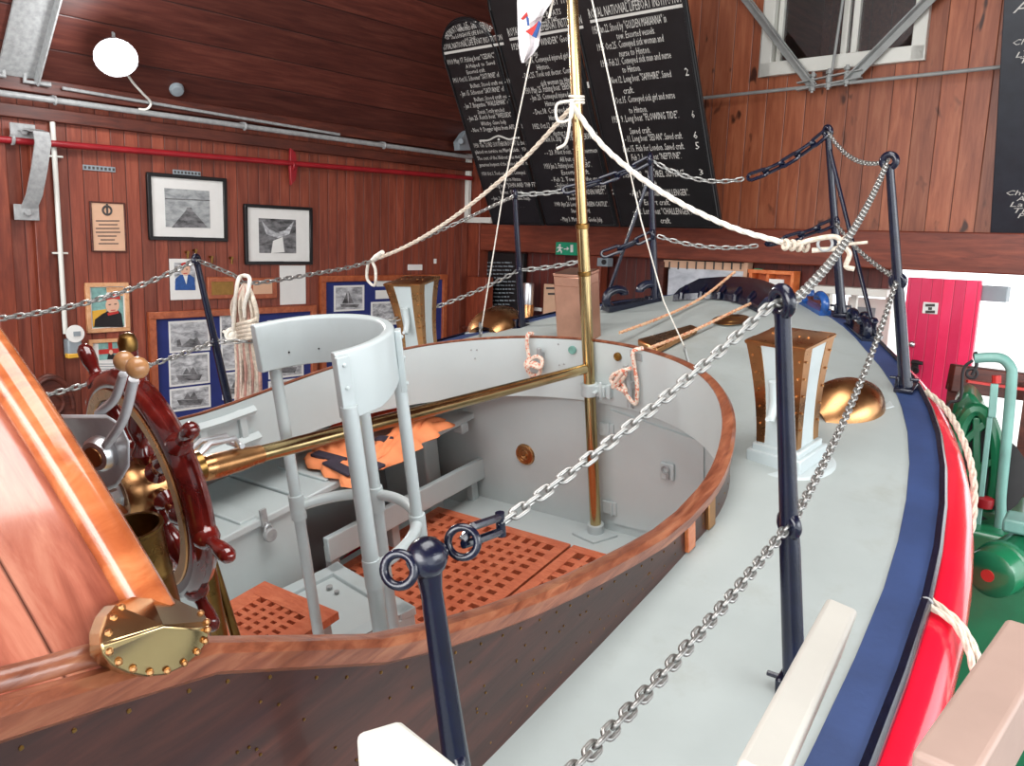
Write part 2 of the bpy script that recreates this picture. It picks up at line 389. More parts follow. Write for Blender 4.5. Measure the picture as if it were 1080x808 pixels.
# ------------------------------------------------------------------ coaming
CT_S = [(-1.6,-.28),(-.6,-.38),(0,-.47),(.3,-.555),(.5,-.62),(.7,-.745),(.89,-.83),(1.2,-.93),(1.5,-1.0),(1.8,-1.05),(2.05,-1.035),(2.3,-.975),(2.6,-.93),(2.89,-.92)]
CT_P = [(-1.6,-.28),(0,-.47),(.5,-.62),(.8,-.76),(1.1,-.86),(1.5,-.945),(2.0,-.955),(2.3,-.945),(2.6,-.93),(2.89,-.92)]
def ctop(s, a): return sm(CT_S, a) if s > MX else sm(CT_P, a)
FINE = both([(CR, -1.6 + 3.6*i/26) for i in range(26)] + [(CR*cos(pi/2*i/26), 2+CR*sin(pi/2*i/26)) for i in range(27)])
def crow(off, f=None, h=None, vary=False): 
    P = inset(FINE, off); r = []
    if vary: P = [(s0+(s-s0)*k, a0+(a-a0)*k) for (s, a), (s0, a0), k in zip(P, FINE, [lerp([(MX-.2, .4), (MX+.75, 1)], q[0]) for q in FINE])]
    for (s, a), (s0, a0) in zip(P, FINE):
        r.append(V3((s, a, (ctop(s0, a0) + (h or 0)) if f is None else f(s0, a0))))
    return r
mb = MB(); mb.loft([crow(-.012, lambda s, a: deckH(s, a)-.02), crow(-.010, lambda s, a: (deckH(s, a)+ctop(s, a))/2), crow(-.010, None, -.028)])
build('coaming', mb, M['coaming'], boat, label='dark mahogany coaming planking with copper fastenings')
mb = MB(); mb.loft([crow(.012, None, -.002), crow(.010, lambda s, a: (deckH(s, a)+ctop(s, a))/2), crow(.010, lambda s, a: -1.19)])
build('coaming_lining', mb, M['grey_in'], boat, label='grey painted inner lining of the coaming')
mb = MB(); mb.loft([crow(o_, None, h_, True) for o_, h_ in ((-.014,-.045),(-.026,-.035),(-.028,-.008),(-.018,.004),(.004,.006),(.014,.003),(.0145,-.002),(.010,-.004))])
build('cap_rail', mb, M['cap'], boat, label='varnished wooden cap rail')
# copper fastenings over the starboard coaming
rnd = random.Random(3); mb = MB()
for i in range(44):
    a = .0 + i*.062 + rnd.uniform(-.008, .008)
    for h in (-.075, 0):
        s = MX+CR+.0105 if a < 2 else MX+sqrt(max(.01, CR*CR-(a-2)**2))+.011
        z0 = ctop(-.9, a)-.06 if h else deckH(-.9, a)+.03
        if a < 2.45: mb.ball((s, a, z0), .0034, 6, (.6,1,1))
for i in range(90):
    a = rnd.uniform(-.1, 2.0); lo, hi = deckH(-.9, a)+.05, ctop(-.9, a)-.09
    if hi > lo: mb.ball((MX+CR+.0108, a, rnd.uniform(lo, hi)), .0028, 6, (.6,1,1))
build('fastening', mb, M['brass_dull'], boat, kind='stuff', label='pale nail heads dotted over the coaming')
# vertical butt straps on the coaming outside
for (a, m_) in ((1.885, 'trim'), (2.02, 'bronze')):
    mb = MB(); s = MX+CR+.016; lo, hi = deckH(s, a)+.004, ctop(s, a)-.03
    mb.box((s, a, (lo+hi)/2), (.014, .045, hi-lo)); build('butt_strap', mb, M[m_], boat, bev=.003)
# ------------------------------------------------------------------ cockpit
FLO = -1.81
mb = MB()
cw = .95
mb.add([(MX-cw, -.2, FLO-.06), (MX+1.0, -.2, FLO-.06), (MX+1.0, 2.93, FLO-.06), (MX-cw, 2.93, FLO-.06)], [(0,1,2,3)])
build('cockpit_sole', mb, M['grey_in'], boat)
mb = MB(); mb.box((MX, 2.79, FLO-.02), (1.5, .24, .05)); build('sole_margin', mb, M['grey_in'], boat, bev=.004)
mb = MB(); mb.add([(MX+.94, -.2, FLO-.06), (MX+.94, 2.92, FLO-.06), (MX+.96, 2.92, -1.20), (MX+.96, -.2, -1.21)], [(0,1,2,3)]); build('inner_side', mb, M['grey_in'], boat); mb = MB()
mb.add([(MX-1.28, -.2, FLO-.3), (MX-1.28, 2.95, FLO-.3), (MX-1.3, 2.95, -1.16), (MX-1.3, -.2, -1.05)], [(0,1,2,3)])
build('inner_side', mb, M['grey_in'], boat)
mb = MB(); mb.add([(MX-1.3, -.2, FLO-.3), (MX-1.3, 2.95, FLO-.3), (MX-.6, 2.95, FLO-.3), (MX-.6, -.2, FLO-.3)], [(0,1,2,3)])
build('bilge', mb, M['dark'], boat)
mb = MB()                                    # side decks' underside, closing the cockpit under the coaming
mb.loft([[V3((s, a, -1.19)) for s, a in inset(FINE, .01)], [V3((s, a, deckH(s, a)-.03)) for s, a in [(MX+(p[0]-MX)*1.42, 2+(p[1]-2)*1.2 if p[1] > 2 else p[1]) for p in FINE]]])
build('deck_underside', mb, M['grey_in'], boat)
mb = MB()                                    # forward bulkhead: follows the round of the coaming, but flatter
bw = [(MX+x, 2.90) for x in (-1.3, -.6, 0, .6, .96)]
mb.loft([[V3((s, a, FLO-.3)) for s, a in bw], [V3((s, a, -1.35)) for s, a in bw], [V3((s, a, -1.16)) for s, a in bw]])
bulk = build('bulkhead', mb, M['grey_in'], boat)
def bk(s): return 2.90
px0 = bA(646, 500, 2.89).x; px1 = bA(742, 500, 2.89).x
# hinged panel in the bulkhead
mb = MB(); rows = []
for k in range(5):
    s = px0 + (px1-px0)*k/4; rows.append([V3((s, bk(s)-.008, FLO+.05)), V3((s, bk(s)-.008, -1.225 - k*.018)), V3((s, bk(s)+.012, -1.215 - k*.018))])
mb.loft(rows); pan = build('bulkhead_door', mb, M['grey_in'], boat)
for z in (bA(650,455,2.89).z, bA(650,537,2.89).z):
    mb = MB(); s = px0-.02; mb.box((s, bk(s)-.012, z), (.07, .008, .06)); mb.cyl((s+.012, bk(s)-.018, z-.035), (s+.012, bk(s)-.018, z+.035), .006, 8)
    build('hinge', mb, M['grey'], pan, bev=.002)
mb = MB(); s, _y, zl = bA(704, 497, 2.885); y = bk(s)-.016; mb.box((s, y, zl), (.062, .012, .075)); build('latch_plate', mb, M['grey'], pan, bev=.005)
mb = MB(); mb.torus((s-.004, y-.008, zl+.008), (0,1,0), .016, .005, 16, 6); mb.box((s+.008, y-.012, zl-.015), (.012, .012, .03)); build('latch', mb, M['galv_grey'], pan)
# round brass plate
mb = MB(); p = bA(553, 480, 2.89); mb.lathe([(.0, 0), (.05, 0), (.053, .004), (.05, .010), (.035, .012), (.033, .008), (.0, .009)], p+V3((0,.012,0)), (0,-1,0), 24, False)
for k in range(6): a = k*pi/3; mb.ball(p+V3((cos(a)*.043, -.001, sin(a)*.043)), .004, 6)
mb.ball(p+V3((.004, .0, -.006)), .010, 8)
mb.torus(p+V3((0,.002,0)), (0,1,0), .046, .004, 24, 8); mb.torus(p+V3((0,.004,0)), (0,1,0), .02, .004, 18, 8)
build('deck_plate', mb, M['bronze'], boat, label='round brass plate on the bulkhead')
# small round seals and screws on the front lining
def lining(px, py, off=.012):                # point on the inside of the round front of the coaming
    d = ray(px, py, FB); lo, hi = .5, 6
    for _ in range(50):
        m_ = (lo+hi)/2; q = d*m_; r = CR-.01-off
        if (q.y > 2 and hypot(q.x-MX, q.y-2) > r) or (q.y <= 2 and abs(q.x-MX) > r): hi = m_
        else: lo = m_
    q = d*lo; n = V3((MX-q.x, 2-q.y, 0)) if q.y > 2 else V3((MX-q.x, 0, 0)); return q, n.normalized()
for (px, py, r, mt) in ((604, 369, .018, 'green_pale'), (652, 376, .018, 'brass_dull')):
    p, n = lining(px, py, .004); mb = MB(); mb.cyl(p, p+n*.008, r, 20); mb.torus(p+n*.008, n, r*.75, .002, 20, 6); build('builder_plate', mb, M[mt], boat)
for px, py in ((668, 373), (674, 377)):
    p, n = lining(px, py, .004); mb = MB(); mb.bar(p-V3((0,0,.015)), p+V3((0,0,.015)), .03, .006, n); build('small_plate', mb, M['galv_grey'], boat)
mb = MB()
for px, py in ((589,363),(590,385),(595,384),(497,369),(503,369),(501,378),(661,399),(664,415),(668,430)):
    p, n = lining(px, py, .0); mb.ball(p+n*.002, .0045, 6)
build('rivet', mb, M['galv_grey'], boat, kind='stuff')
# cleats with pins on the lining
for (x0, y0, x1, y1) in ((570, 366, 571, 384), (663, 384, 668, 428)):
    mb = MB(); p, n = lining(x0, y0, .015); q, n2 = lining(x1, y1, .015)
    mb.tube([p+n*.02, (p+q)/2+n*.012, q+n*.02], [.011, .013, .011], 8); mb.bar((p+q)/2-n*.015, (p+q)/2+n*.012, .025, .03); build('cleat', mb, M['galv_grey'], boat)
# port side: ribs and inner rail
for k in range(8): a = .55+k*.17; mb = MB(); mb.box((MX-.865, a, (ctop(-3, a)-.03-1.15)/2), (.03, .028, abs(ctop(-3, a)-.03+1.15))); build('coaming_rib', mb, M['grey_in'], boat, bev=.003)
mb = MB(); mb.tube([(MX-.855, .3+k*.15, sm(CT_P, .3+k*.15)-.045) for k in range(11)], .018, 4, flat=(0,0,1)); build('inner_rail', mb, M['grey_in'], boat); mb = MB(); mb.tube([(MX-.855, .3+k*.15, -1.09-.02*k/10) for k in range(11)], .02, 4, flat=(0,0,1))
build('inner_rail', mb, M['grey_in'], boat)
# port bench: seat, riser, bracket
mb = MB(); mb.box((-2.72, 2.38, -1.375), (.5, 1.06, .03)); sb_ = build('bench_seat', mb, M['grey'], boat, bev=.006)
for a in (2.0, 2.2): 
    mb = MB(); mb.box((-2.66, a, -1.355), (.3, .02, .012)); build('batten', mb, M['grey'], sb_, bev=.003)
mb = MB(); mb.box((-2.49, 2.82, -1.41), (.06, .05, .05)); build('bench_bracket', mb, M['grey'], boat, bev=.008)
p = bS(512, 489, -2.45); q = bS(344, 578, -2.45)
mb = MB(); mb.bar(p+V3((0,0,-.01)), q+V3((0,0,-.01)), .03, .105); build('bench_riser', mb, M['grey'], boat, bev=.004)
for a in (1.95, 2.3, 2.86): mb = MB(); mb.box((-2.49, a, -1.74), (.04, .045, .24)); build('riser_post', mb, M['grey'], boat, bev=.004)
mb = MB(); mb.box((-2.78, 2.75, -1.66), (.3, .1, .5)); build('side_knee', mb, M['grey_in'], boat, bev=.01)
# ------------------------------------------------------------------ aft shelter (turtle deck)
RISE = .55
def arch(a, t, off=0.0):                     # t from -1 (starboard) to 1 (port)
    b = CR-.035+off; c = sm(CT_S, a)+.06; z = c + (RISE+off)*(1-t*t) + (.04 if 0 else 0); return V3((MX - t*b, a, z))
def archL(a, k): return arch(a, (-1 + 2*k/48)*1.06)
mb = MB(); mb.loft([[archL(a, k) for k in range(49)] for a in [-1.6+.144*i for i in range(15)]])
build('aft_shelter', mb, M['turtle'], boat, label='glossy varnished planked aft shelter')
mb = MB(); mb.tube([arch(.43, -1.015+2.03*k/60, .010) for k in range(61)], .027, 10, flat=(0,1,0)); tr = build('shelter_trim', mb, M['trim'], boat, label='rounded orange varnished edge of the aft shelter')
mb = MB(); mb.tube([V3((MX+CR-.012, a, sm(CT_S, a)+.012)) for a in [-1.4+i*.14 for i in range(14)]], .018, 10); build('sheer_strip', mb, M['cap'], boat)
mb = MB(); mb.loft([[arch(.42, -1+2*k/24, -.02) for k in range(25)], [V3((arch(.42, -1+2*k/24).x, .42, -1.2)) for k in range(25)]]); build('shelter_front', mb, M['dark_wood'], boat)
mb = MB(); rnd = random.Random(11)
for i in range(120):
    a = .44 - .17*rnd.randint(0, 7) - rnd.choice((.02, .05)); t = rnd.uniform(-.99, -.2); mb.ball(arch(a, t, .001), .004, 6)
for k in range(14): mb.ball(arch(.43, -.95+k*.06, .036), .0045, 6)
build('shelter_fastening', mb, M['galv'], boat, kind='stuff')
# brass corner cap
s0 = MX+CR
def cp(x, y, s): return bS(x, y, s)
cen = cp(173, 660, s0+.075)
left = cp(107, 680, s0+.045); right = cp(222, 664, s0+.045); ridge = cp(156, 622, s0-.03)
bot = [cp(x, y, s0+.045) for x, y in ((107,690),(118,702),(135,710),(155,714),(175,712),(195,703),(210,690),(219,677))]
tl = [cp(x, y, s0-v) for x, y, v in ((106,668,-.03),(112,650,-.01),(122,638,.0))]
trr = [cp(x, y, s0-v) for x, y, v in ((185,632,.02),(214,645,.0),(221,655,-.03))]
pts = [cen, left]+tl+[ridge]+trr+[right]+bot[::-1]
mb = MB(); n = len(pts)-1
mb.add(pts, [(0, 1+k, 1+(k+1) % n) for k in range(n)])
cc = sum(pts[1:], V3())/n
bk_ = [p+V3((-.03, 0, -.012)) for p in pts[1:]]
mb.add(pts[1:]+bk_, [(k, (k+1) % n, n+(k+1) % n, n+k) for k in range(n)])
cap = build('corner_cap', mb, M['brass'], boat, ang=14, bev=.003, label='folded brass cap on the shelter corner')
mb = MB()
for p in tl+[right]+bot+trr[1:]: q = p+(cc-p)*.10; mb.ball(q+V3((.006,0,.003)), .0045, 8)
build('cap_screw', mb, M['bronze'], cap)
# ------------------------------------------------------------------ stanchions
def stanchion(base, top, mid=.49, r=.016, ring=None, plate=True, br=.031, split=None, strut=None):
    base, top = V3(base), V3(top); d = top-base; L = d.length; d.normalize(); m_ = base + d*(L*mid)
    mb = MB()
    prof = [(r*1.5, 0), (r*1.45, .03), (r*1.2, .06), (r*1.1, L*mid-.05), (r*1.0, L*mid-.02), (r*.98, L*mid+.03), (r*.8, L-.04), (r*.85, L-.02)]
    mb.lathe(prof, base, d, 14); o = build('stanchion', mb, M['navy'], boat, label='gloss navy stanchion' )
    mb = MB(); ax = V3((0, 1, 0)) if ring is None else V3(ring)
    ax = (ax - d*ax.dot(d)).normalized()
    mb.torus(top, ax.cross(d).normalized() if False else ax, br*.72, br*.40, 20, 10); build('top_eye', mb, M['navy'], o)
    mb = MB(); mb.torus(m_, ax, br*.68, br*.38, 20, 10); build('middle_eye', mb, M['navy'], o)
    if plate:
        mb = MB(); mb.box(base+V3((0,0,.008)), (.07, .10, .018)); mb.box(base+V3((-.028,0,.03)), (.016, .05, .05)); build('foot_plate', mb, M['navy'], o, bev=.005)
        mb = MB(); mb.cyl(base+V3((-.06, .0, .045)), base+V3((.045, 0, .045)), .006, 8); build('hinge_pin', mb, M['navy'], o)
    if strut:
        mb = MB(); mb.tube([top-d*.07, V3(strut)], .010, 10); mb.box(V3(strut)+V3((0,0,.005)), (.05,.05,.016)); build('stay', mb, M['navy'], o)
    return base, m_, top
def st_at(bx, by, tx, ty, Hb, dA=0):
    b = bH(bx, by, Hb); t = bA(tx, ty, b.y+dA); return b, t
ST = {}
b3, t3 = st_at(838, 738, 825, 318, -1.225); ST[3] = stanchion(b3, t3, .475, .019, (.55,.83,0))
b4, t4 = st_at(955, 411, 938, 170, -1.135); ST[4] = stanchion(b4, t4, .49, .019, (.1,1,0), br=.033)
b5, t5 = st_at(888, 332, 873, 139, -1.085); ST[5] = stanchion(b5, t5, .52, .019, (.6,.8,0), br=.032, strut=bH(924, 357, -1.115))
bp, tp = st_at(551, 347, 543, 205, -1.13); ST['p'] = stanchion(bp, tp, .45, .016, (.6,.8,0), br=.026)
bb, tb = st_at(691, 322, 686, 168, -1.08); ST['pb'] = stanchion(bb, tb, .50, .018, (.9,.4,0), br=.034, strut=bH(634, 330, -1.10))
# the aft port stanchion stands on the far side deck, its foot behind the coaming
t6 = bS(207, 274, -3.19); b6 = V3((-3.19, t6.y, he(t6.y)+.01)); b6 = b6 if True else None
q6 = bS(240, 420, -3.19); d6 = (t6-q6).normalized(); b6 = t6 - d6*((t6.z-he(1.5)-.01)/d6.z); ST[6] = stanchion(b6, t6, .50, .016, (.9,.3,0), br=.024)
# nearest stanchion: big ball with a ring at each side
t2 = bS(450, 588, -.68); q2 = bS(482, 808, -.68); d2 = (t2-q2).normalized(); b2 = t2 - d2*((t2.z+1.19)/d2.z)
mb = MB(); L2 = (t2-b2).length
mb.lathe([(.03, 0), (.028, .04), (.0235, .08), (.021, L2*.40), (.019, L2*.52), (.0145, L2-.05), (.017, L2-.028), (.02, L2-.01)], b2, d2, 18)
s2 = build('stanchion', mb, M['navy'], boat, label='gloss navy stanchion with a ring at each side of its ball')
mb = MB(); mb.ball(t2, .0275, 18, (1,1,1)); build('ball', mb, M['navy'], s2)
v = V3((.62, .78, 0)).normalized(); 
rl = bA(421, 601, t2.y-.035); rr = bA(488, 572, t2.y+.05)
mb = MB(); mb.tube([t2, t2+(rl-t2)*.55], [.018, .013], 10); mb.torus(rl, V3((.35,-.8,.35)), .0205, .0062, 24, 10); build('ring', mb, M['navy'], s2)
mb = MB(); mb.tube([t2, t2+(rr-t2)*.5], [.016, .010], 10); mb.torus(rr, V3((.45,-.85,.3)), .020, .0055, 24, 10); build('ring', mb, M['navy'], s2)
mb = MB(); m2 = b2+d2*(L2*.49); mb.torus(m2, V3((.55,.83,0)), .021, .011, 20, 10); build('middle_eye', mb, M['navy'], s2)
sh_a = bA(500, 563, t2.y+.07); sh_b = bA(528, 553, t2.y+.14)
mb = MB()
for o_ in (V3((0,0,.011)), V3((0,0,-.011))): mb.tube([rr+o_*.3, sh_a+o_, sh_b+o_], .006, 8)
mb.cyl(sh_b+V3((0,0,-.018)), sh_b+V3((0,0,.018)), .007, 10)
sh = build('shackle', mb, M['navy'], s2)
# ------------------------------------------------------------------ deck fittings
def ventilator(c, rot, h=.40, wt=.108, wb=.062, lab=''):
    # flared square ventilator: painted sides, brass corner strips, brass lid, plinth
    R = Matrix.Rotation(rot, 3, 'Z'); c = V3(c)
    def P(x, y, z): return c + R @ V3((x, y, z))
    mb = MB(); mb.lathe([(.165, 0), (.165, .012), (.15, .024)], c-V3((0,0,.01)), (0,0,1), 28); mb.box(c+V3((0,0,.035)), (.19, .19, .05), R); mb.box(c+V3((0,0,.068)), (.165, .165, .025), R)
    o = build('ventilator', mb, M['grey'], boat, bev=.005, label=lab)
    w = lambda t: wb + (wt-wb)*t**2.0
    N = 10
    mb = MB(); mb.loft([[P(sx*w(k/N), sy*w(k/N), .08+h*k/N) for sx, sy in ((1,1),(-1,1),(-1,-1),(1,-1))] for k in range(N+1)], closed=True, capa=True, capb=True)
    build('trunk', mb, M['grey'], o, ang=30)
    for sx, sy in ((1,1),(-1,1),(-1,-1),(1,-1)):
        mb = MB(); rows = []
        for k in range(N+1):
            t = k/N; ww = w(t)+.0035; e = .028+.022*t
            rows.append([P(sx*(ww-e), sy*ww, .085+h*t), P(sx*ww, sy*ww, .085+h*t), P(sx*ww, sy*(ww-e), .085+h*t)])
        mb.shell(rows, .003 if sx*sy > 0 else -.003)
        for k in range(1, 6):
            t = k/6+.02; ww = w(t)+.006; mb.ball(P(sx*(ww-.016), sy*ww, .085+h*t), .0045, 6); mb.ball(P(sx*ww, sy*(ww-.016), .085+h*t), .0045, 6)
        build('corner_strip', mb, M['bronze'], o, ang=30, label='brass corner strip of the ventilator')
    mb = MB(); mb.loft([[P(sx*a_, sy*a_, .08+h+z) for sx, sy in ((1,1),(-1,1),(-1,-1),(1,-1))] for a_, z in ((wt+.004,-.008),(wt+.006,.002),(wt-.004,.006),(.02,.008))], closed=True, capa=True, capb=True)
    for k in range(5): mb.ball(P(-.06+.03*k, 0, .08+h+.008), .004, 6)
    build('lid', mb, M['bronze'], o, ang=25, label='brass ventilator lid')
    mb = MB(); mb.tube([P(0, -w(.75)-.012, .08+h*.66), P(0, -w(.5)-.016, .08+h*.45), P(0, -w(.3)-.045, .08+h*.30), P(0, -w(.3)-.06, .08+h*.33)], [.017, .016, .014, .009], 10)
    build('hook', mb, M['grey'], o)
    return o
vs_ = bH(834, 478, -1.155)
ventilator((vs_.x+.006, vs_.y-.06, -1.165), radians(-9), .35, .097, .068, 'flared ventilator with brass strips on the near deck')
ventilator((-2.86, 2.98, -1.175), radians(12), .345, .098, .064, 'flared ventilator with brass strips behind the port coaming')
# copper funnel box on the foredeck
cA = 3.3
mb = MB(); q = [bA(588, 372, cA), bA(617, 372, cA)]; p = bA(588, 291, cA); wX = .16
cx = (q[0].x+q[1].x)/2
mb.box((cx, cA+.08, (-1.13+p.z)/2), (wX, .16, p.z+1.13)); fb = build('copper_box', mb, M['copper'], boat, bev=.006, label='square copper box on the foredeck behind the mast')
mb = MB(); mb.box((cx, cA+.08, p.z+.004), (wX+.003, .163, .014)); mb.box((cx, cA+.08, p.z-.05), (wX+.002, .162, .006)); build('box_lid', mb, M['copper'], fb, bev=.003)
# bronze shell cowls
def cowl(c, yaw, L=.36, W=.17, Hh=.15):
    c = V3(c); R = Matrix.Rotation(yaw, 3, 'Z'); rows = []
    for i in range(15):
        t = i/14; w = W*sin(pi*min(1, .12+t*.80))**.55; h = Hh*(sin(pi*(.1+.72*t))**.7); x = -L/2 + L*t
        rows.append([c + R @ V3((x, w*cos(a), max(0, h*sin(a)))) for a in [pi*k/16 for k in range(17)]])
    mb = MB(); mb.loft(rows); mb.loft([[p for p in rows[0]], [c + R @ V3((-L/2+.03, 0, .03))]*17]); mb.loft([rows[-1], [c+R @ V3((L/2, 0, .01))]*17])
    o = build('cowl', mb, M['bronze'], boat, ang=60, label='rounded bronze cowl on the deck')
    mb = MB(); pts = [c + R @ V3((x, y, .006)) for x, y in ((-L/2-.01,-W*.75),(L/2+.03,-W*.55),(L/2+.08,0),(L/2+.03,W*.55),(-L/2-.01,W*.75))]
    mb.prism(pts, (0,0,.010)); build('cowl_base', mb, M['grey'], o, bev=.003)
cowl((-.80, 3.06, -1.155), radians(60), .30, .135, .135); cowl((-2.85, 3.62, -1.15), radians(100), .34, .16, .12)
# flush deck plates
for (x, y, sx, sy, rz) in ((771, 331, .075, .055, .3),):
    mb = MB(); p = bH(x, y, -1.02); n = 24
    for rr, z in ((1, .0),): mb.prism([(p.x+sx*cos(2*pi*k/n)*1.2, p.y+sy*2.0*sin(2*pi*k/n), deckH(p.x, p.y)+.004) for k in range(n)], (0,0,.003))
    mb.torus(p*1.0+V3((0,0,deckH(p.x,p.y)+.006-p.z)), (0,0,1), .05, .004, 20, 6); build('deck_plate', mb, M['brass_dull'], boat, bev=.002, label='oval brass plate on the foredeck')
def deckpt(px, py):
    H = -1.1
    for _ in range(12): p = bH(px, py, H); H = deckH(p.x, p.y)
    return p
mb = MB(); a_, b_, c_, d_ = deckpt(672, 366), deckpt(729, 350), deckpt(736, 353), deckpt(692, 376)
mb.prism([p+V3((0,0,.005)) for p in (d_, c_, b_, a_)], (0,0,.035)); build('mooring_chock', mb, M['bronze'], boat, bev=.01, label='long bronze chock ahead of the coaming')
# navy bow casting: low curved plate with lugs, fairleads and a bollard
mb = MB(); rows = []
for i in range(13):
    t = i/12; s = -2.02 + .52*t; a = 4.20 + .12*sin(pi*t)-.10*t
    rows.append([V3((s, a-.05, deckH(s,a)+.002)), V3((s, a-.04, deckH(s,a)+.035)), V3((s, a+.04, deckH(s,a)+.055)), V3((s, a+.30, deckH(s,a)+.06)), V3((s, a+.32, deckH(s,a)))])
mb.loft(rows, capa=True, capb=True); bc = build('bow_casting', mb, M['navy'], boat, label='navy bow casting')
for i in range(5):
    s = -1.98+.10*i; mb = MB(); a = 4.17+.10*sin(pi*(s+2.02)/.52)-.08*(s+2.02)/.52; mb.tube([(s, a-.02, deckH(s,a)+.01), (s, a-.015, deckH(s,a)+.035), (s, a+.06, deckH(s,a)+.06)], .016, 8); build('lug', mb, M['navy'], bc)
def fairlead(px, py, sc, yaw, mat):
    p = deckpt(px, py); R = Matrix.Rotation(yaw, 3, 'Z'); mb = MB()
    for e in (-1, 1): mb.tube(spline([p + R @ V3((q[0]*e, 0, q[1]))*sc for q in ((.13,.0),(.165,.05),(.15,.095),(.10,.11),(.055,.095),(.05,.075))], 4), .024*sc, 10)
    mb.box(p + R @ V3((0,0,.012*sc)), (.34*sc, .07*sc, .03*sc), R); build('fairlead', mb, M[mat], boat, bev=.004)
fairlead(858, 326, .85, radians(-50), 'blue_bright'); fairlead(667, 323, 1.0, radians(60), 'navy'); fairlead(905, 352, .8, radians(-58), 'navy')
mb = MB(); p = deckpt(915, 352); 
for o_ in (V3((-.03,.05,0)), V3((.03,-.05,0))): mb.lathe([(.022, 0), (.02, .06), (.028, .075), (.02, .09), (.004, .095)], p+o_, (0,0,1), 12)
mb.box(p+V3((0,0,.005)), (.08,.18,.014)); build('bollard', mb, M['navy'], boat, bev=.003)
# ------------------------------------------------------------------ steering wheel
yaw = radians(7); wn = V3((sin(yaw), cos(yaw), 0)); wu = V3((cos(yaw), -sin(yaw), 0)); wz = V3((0,0,1))
wc = V3((-1.730, .875, -.738))
def wp(r, a, d=0): return wc + wu*(r*sin(a)) + wz*(r*cos(a)) + wn*d
RO, RI, TH = .268, .205, .027
mb = MB(); n = 64; prof = [(RI, -TH*.8), (RI+.006, -TH), (RO-.02, -TH), (RO-.004, -TH*.85), (RO+.004, -TH*.3), (RO-.004, 0), (RO+.004, TH*.3), (RO-.004, TH*.85), (RO-.02, TH), (RI+.006, TH), (RI, TH*.8)]
mb.loft([[wp(r, 2*pi*k/n, d) for r, d in prof] for k in range(n+1)], closed=True)
wh = build('steering_wheel', mb, M['wheelwood'], boat, ang=50, label='glossy red-brown wooden steering wheel')
mb = MB(); mb.loft([[wp(r, 2*pi*k/n, d) for r, d in ((RI+.003, -TH-.001), (RI+.005, -TH-.005), (RI+.028, -TH-.005), (RI+.03, -TH-.001))] for k in range(n+1)], closed=True); build('rim_band', mb, M['bronze'], wh, label='brass band on the wheel rim')
A0 = radians(11)
for k in range(8):
    a = A0 + k*pi/4; d = wp(1, a)-wc
    mb = MB(); mb.lathe([(.018, .05), (.022, .07), (.026, .085), (.017, .10), (.014, .11), (.024, .14), (.026, .155), (.016, .19), (.014, .20), (.024, RI), (.026, RI+.01)], wc, d, 14); build('spoke', mb, M['wheelwood'], wh)
    mb = MB(); mb.lathe([(.029, RO-.006), (.025, RO+.008), (.014, RO+.018), (.013, RO+.03), (.0175, RO+.05), (.0185, RO+.07), (.017, RO+.083), (.010, RO+.093), (.003, RO+.096)], wc, d, 14)
    build('handle', mb, M['wheelwood'], wh)
    if k == 0:
        mb = MB(); mb.lathe([(.0188, RO+.066), (.020, RO+.082), (.015, RO+.097), (.003, RO+.102)], wc, d, 14); build('king_spoke_cap', mb, M['brass_dull'], wh, label='brass cap on the king spoke')
mb = MB(); mb.lathe([(.05, .03), (.062, .02), (.064, -.02), (.062, -.055), (.054, -.064), (.046, -.064), (.042, -.056), (.02, -.056)], wc, wn, 28); build('hub', mb, M['bronze'], wh, label='brass wheel hub')
mb = MB(); mb.lathe([(.028, -.056), (.028, -.064), (.017, -.066), (.016, -.094), (.010, -.096), (.009, -.108), (.002, -.110)], wc, wn, 6, True); build('hub_nut', mb, M['chrome'], wh, flat=True, label='steel hub nut')
mb = MB(); mb.cyl(wc, wc+wn*.12, .022, 14); build('wheel_shaft', mb, M['brass_dull'], wh)
mb = MB(); q = wc+wn*.10; mb.cyl(q+V3((0,0,-.03)), V3((q.x-.05, q.y, FLO)), .022, 14); mb.cyl(q-wn*.03, q+wn*.03, .036, 18); build('wheel_pedestal', mb, M['brass_dull'], boat, label='slim brass post carrying the wheel')
# engine control box behind the shelter edge
e0 = bA(108, 478, .70)
mb = MB(); bp_ = [bA(x, y, .70) for x, y in ((58,437),(112,437),(128,447),(137,466),(137,492),(124,514),(98,524),(58,524))]
mb.prism(bp_, ray(110, 480, FB).normalized()*.07); cb = build('engine_control', mb, M['alum'], boat, bev=.008, label='grey metal engine control box with two levers')
n_ = V3((.35,-.94,0)).normalized()
mb = MB(); c = bA(108, 477, .688); mb.lathe([(.034, 0), (.034, .012), (.028, .022), (.02, .024), (.018, .020)], c, n_, 22); build('pivot', mb, M['chrome'], cb)
mb = MB(); mb.lathe([(.019, .018), (.019, .026), (.003, .028)], c, n_, 18); build('pivot_cap', mb, M['bronze'], cb)
for (x0, y0, x1, y1, A_, bx, by) in ((112, 470, 141, 400, .672, 145, 388), (104, 436, 130, 395, .72, 131, 381)):
    mb = MB(); p0, p2 = bA(x0, y0, A_), bA(x1, y1, A_); pm = (p0+p2)/2+V3((.012,0,-.006)); mb.tube(spline([p0, pm, p2], 6), .0085, 10); lv = build('lever', mb, M['alum'], cb)
    mb = MB(); mb.ball(bA(bx, by, A_), .0185, 16); build('lever_ball', mb, M['ball'], lv, label='turned wooden lever ball')
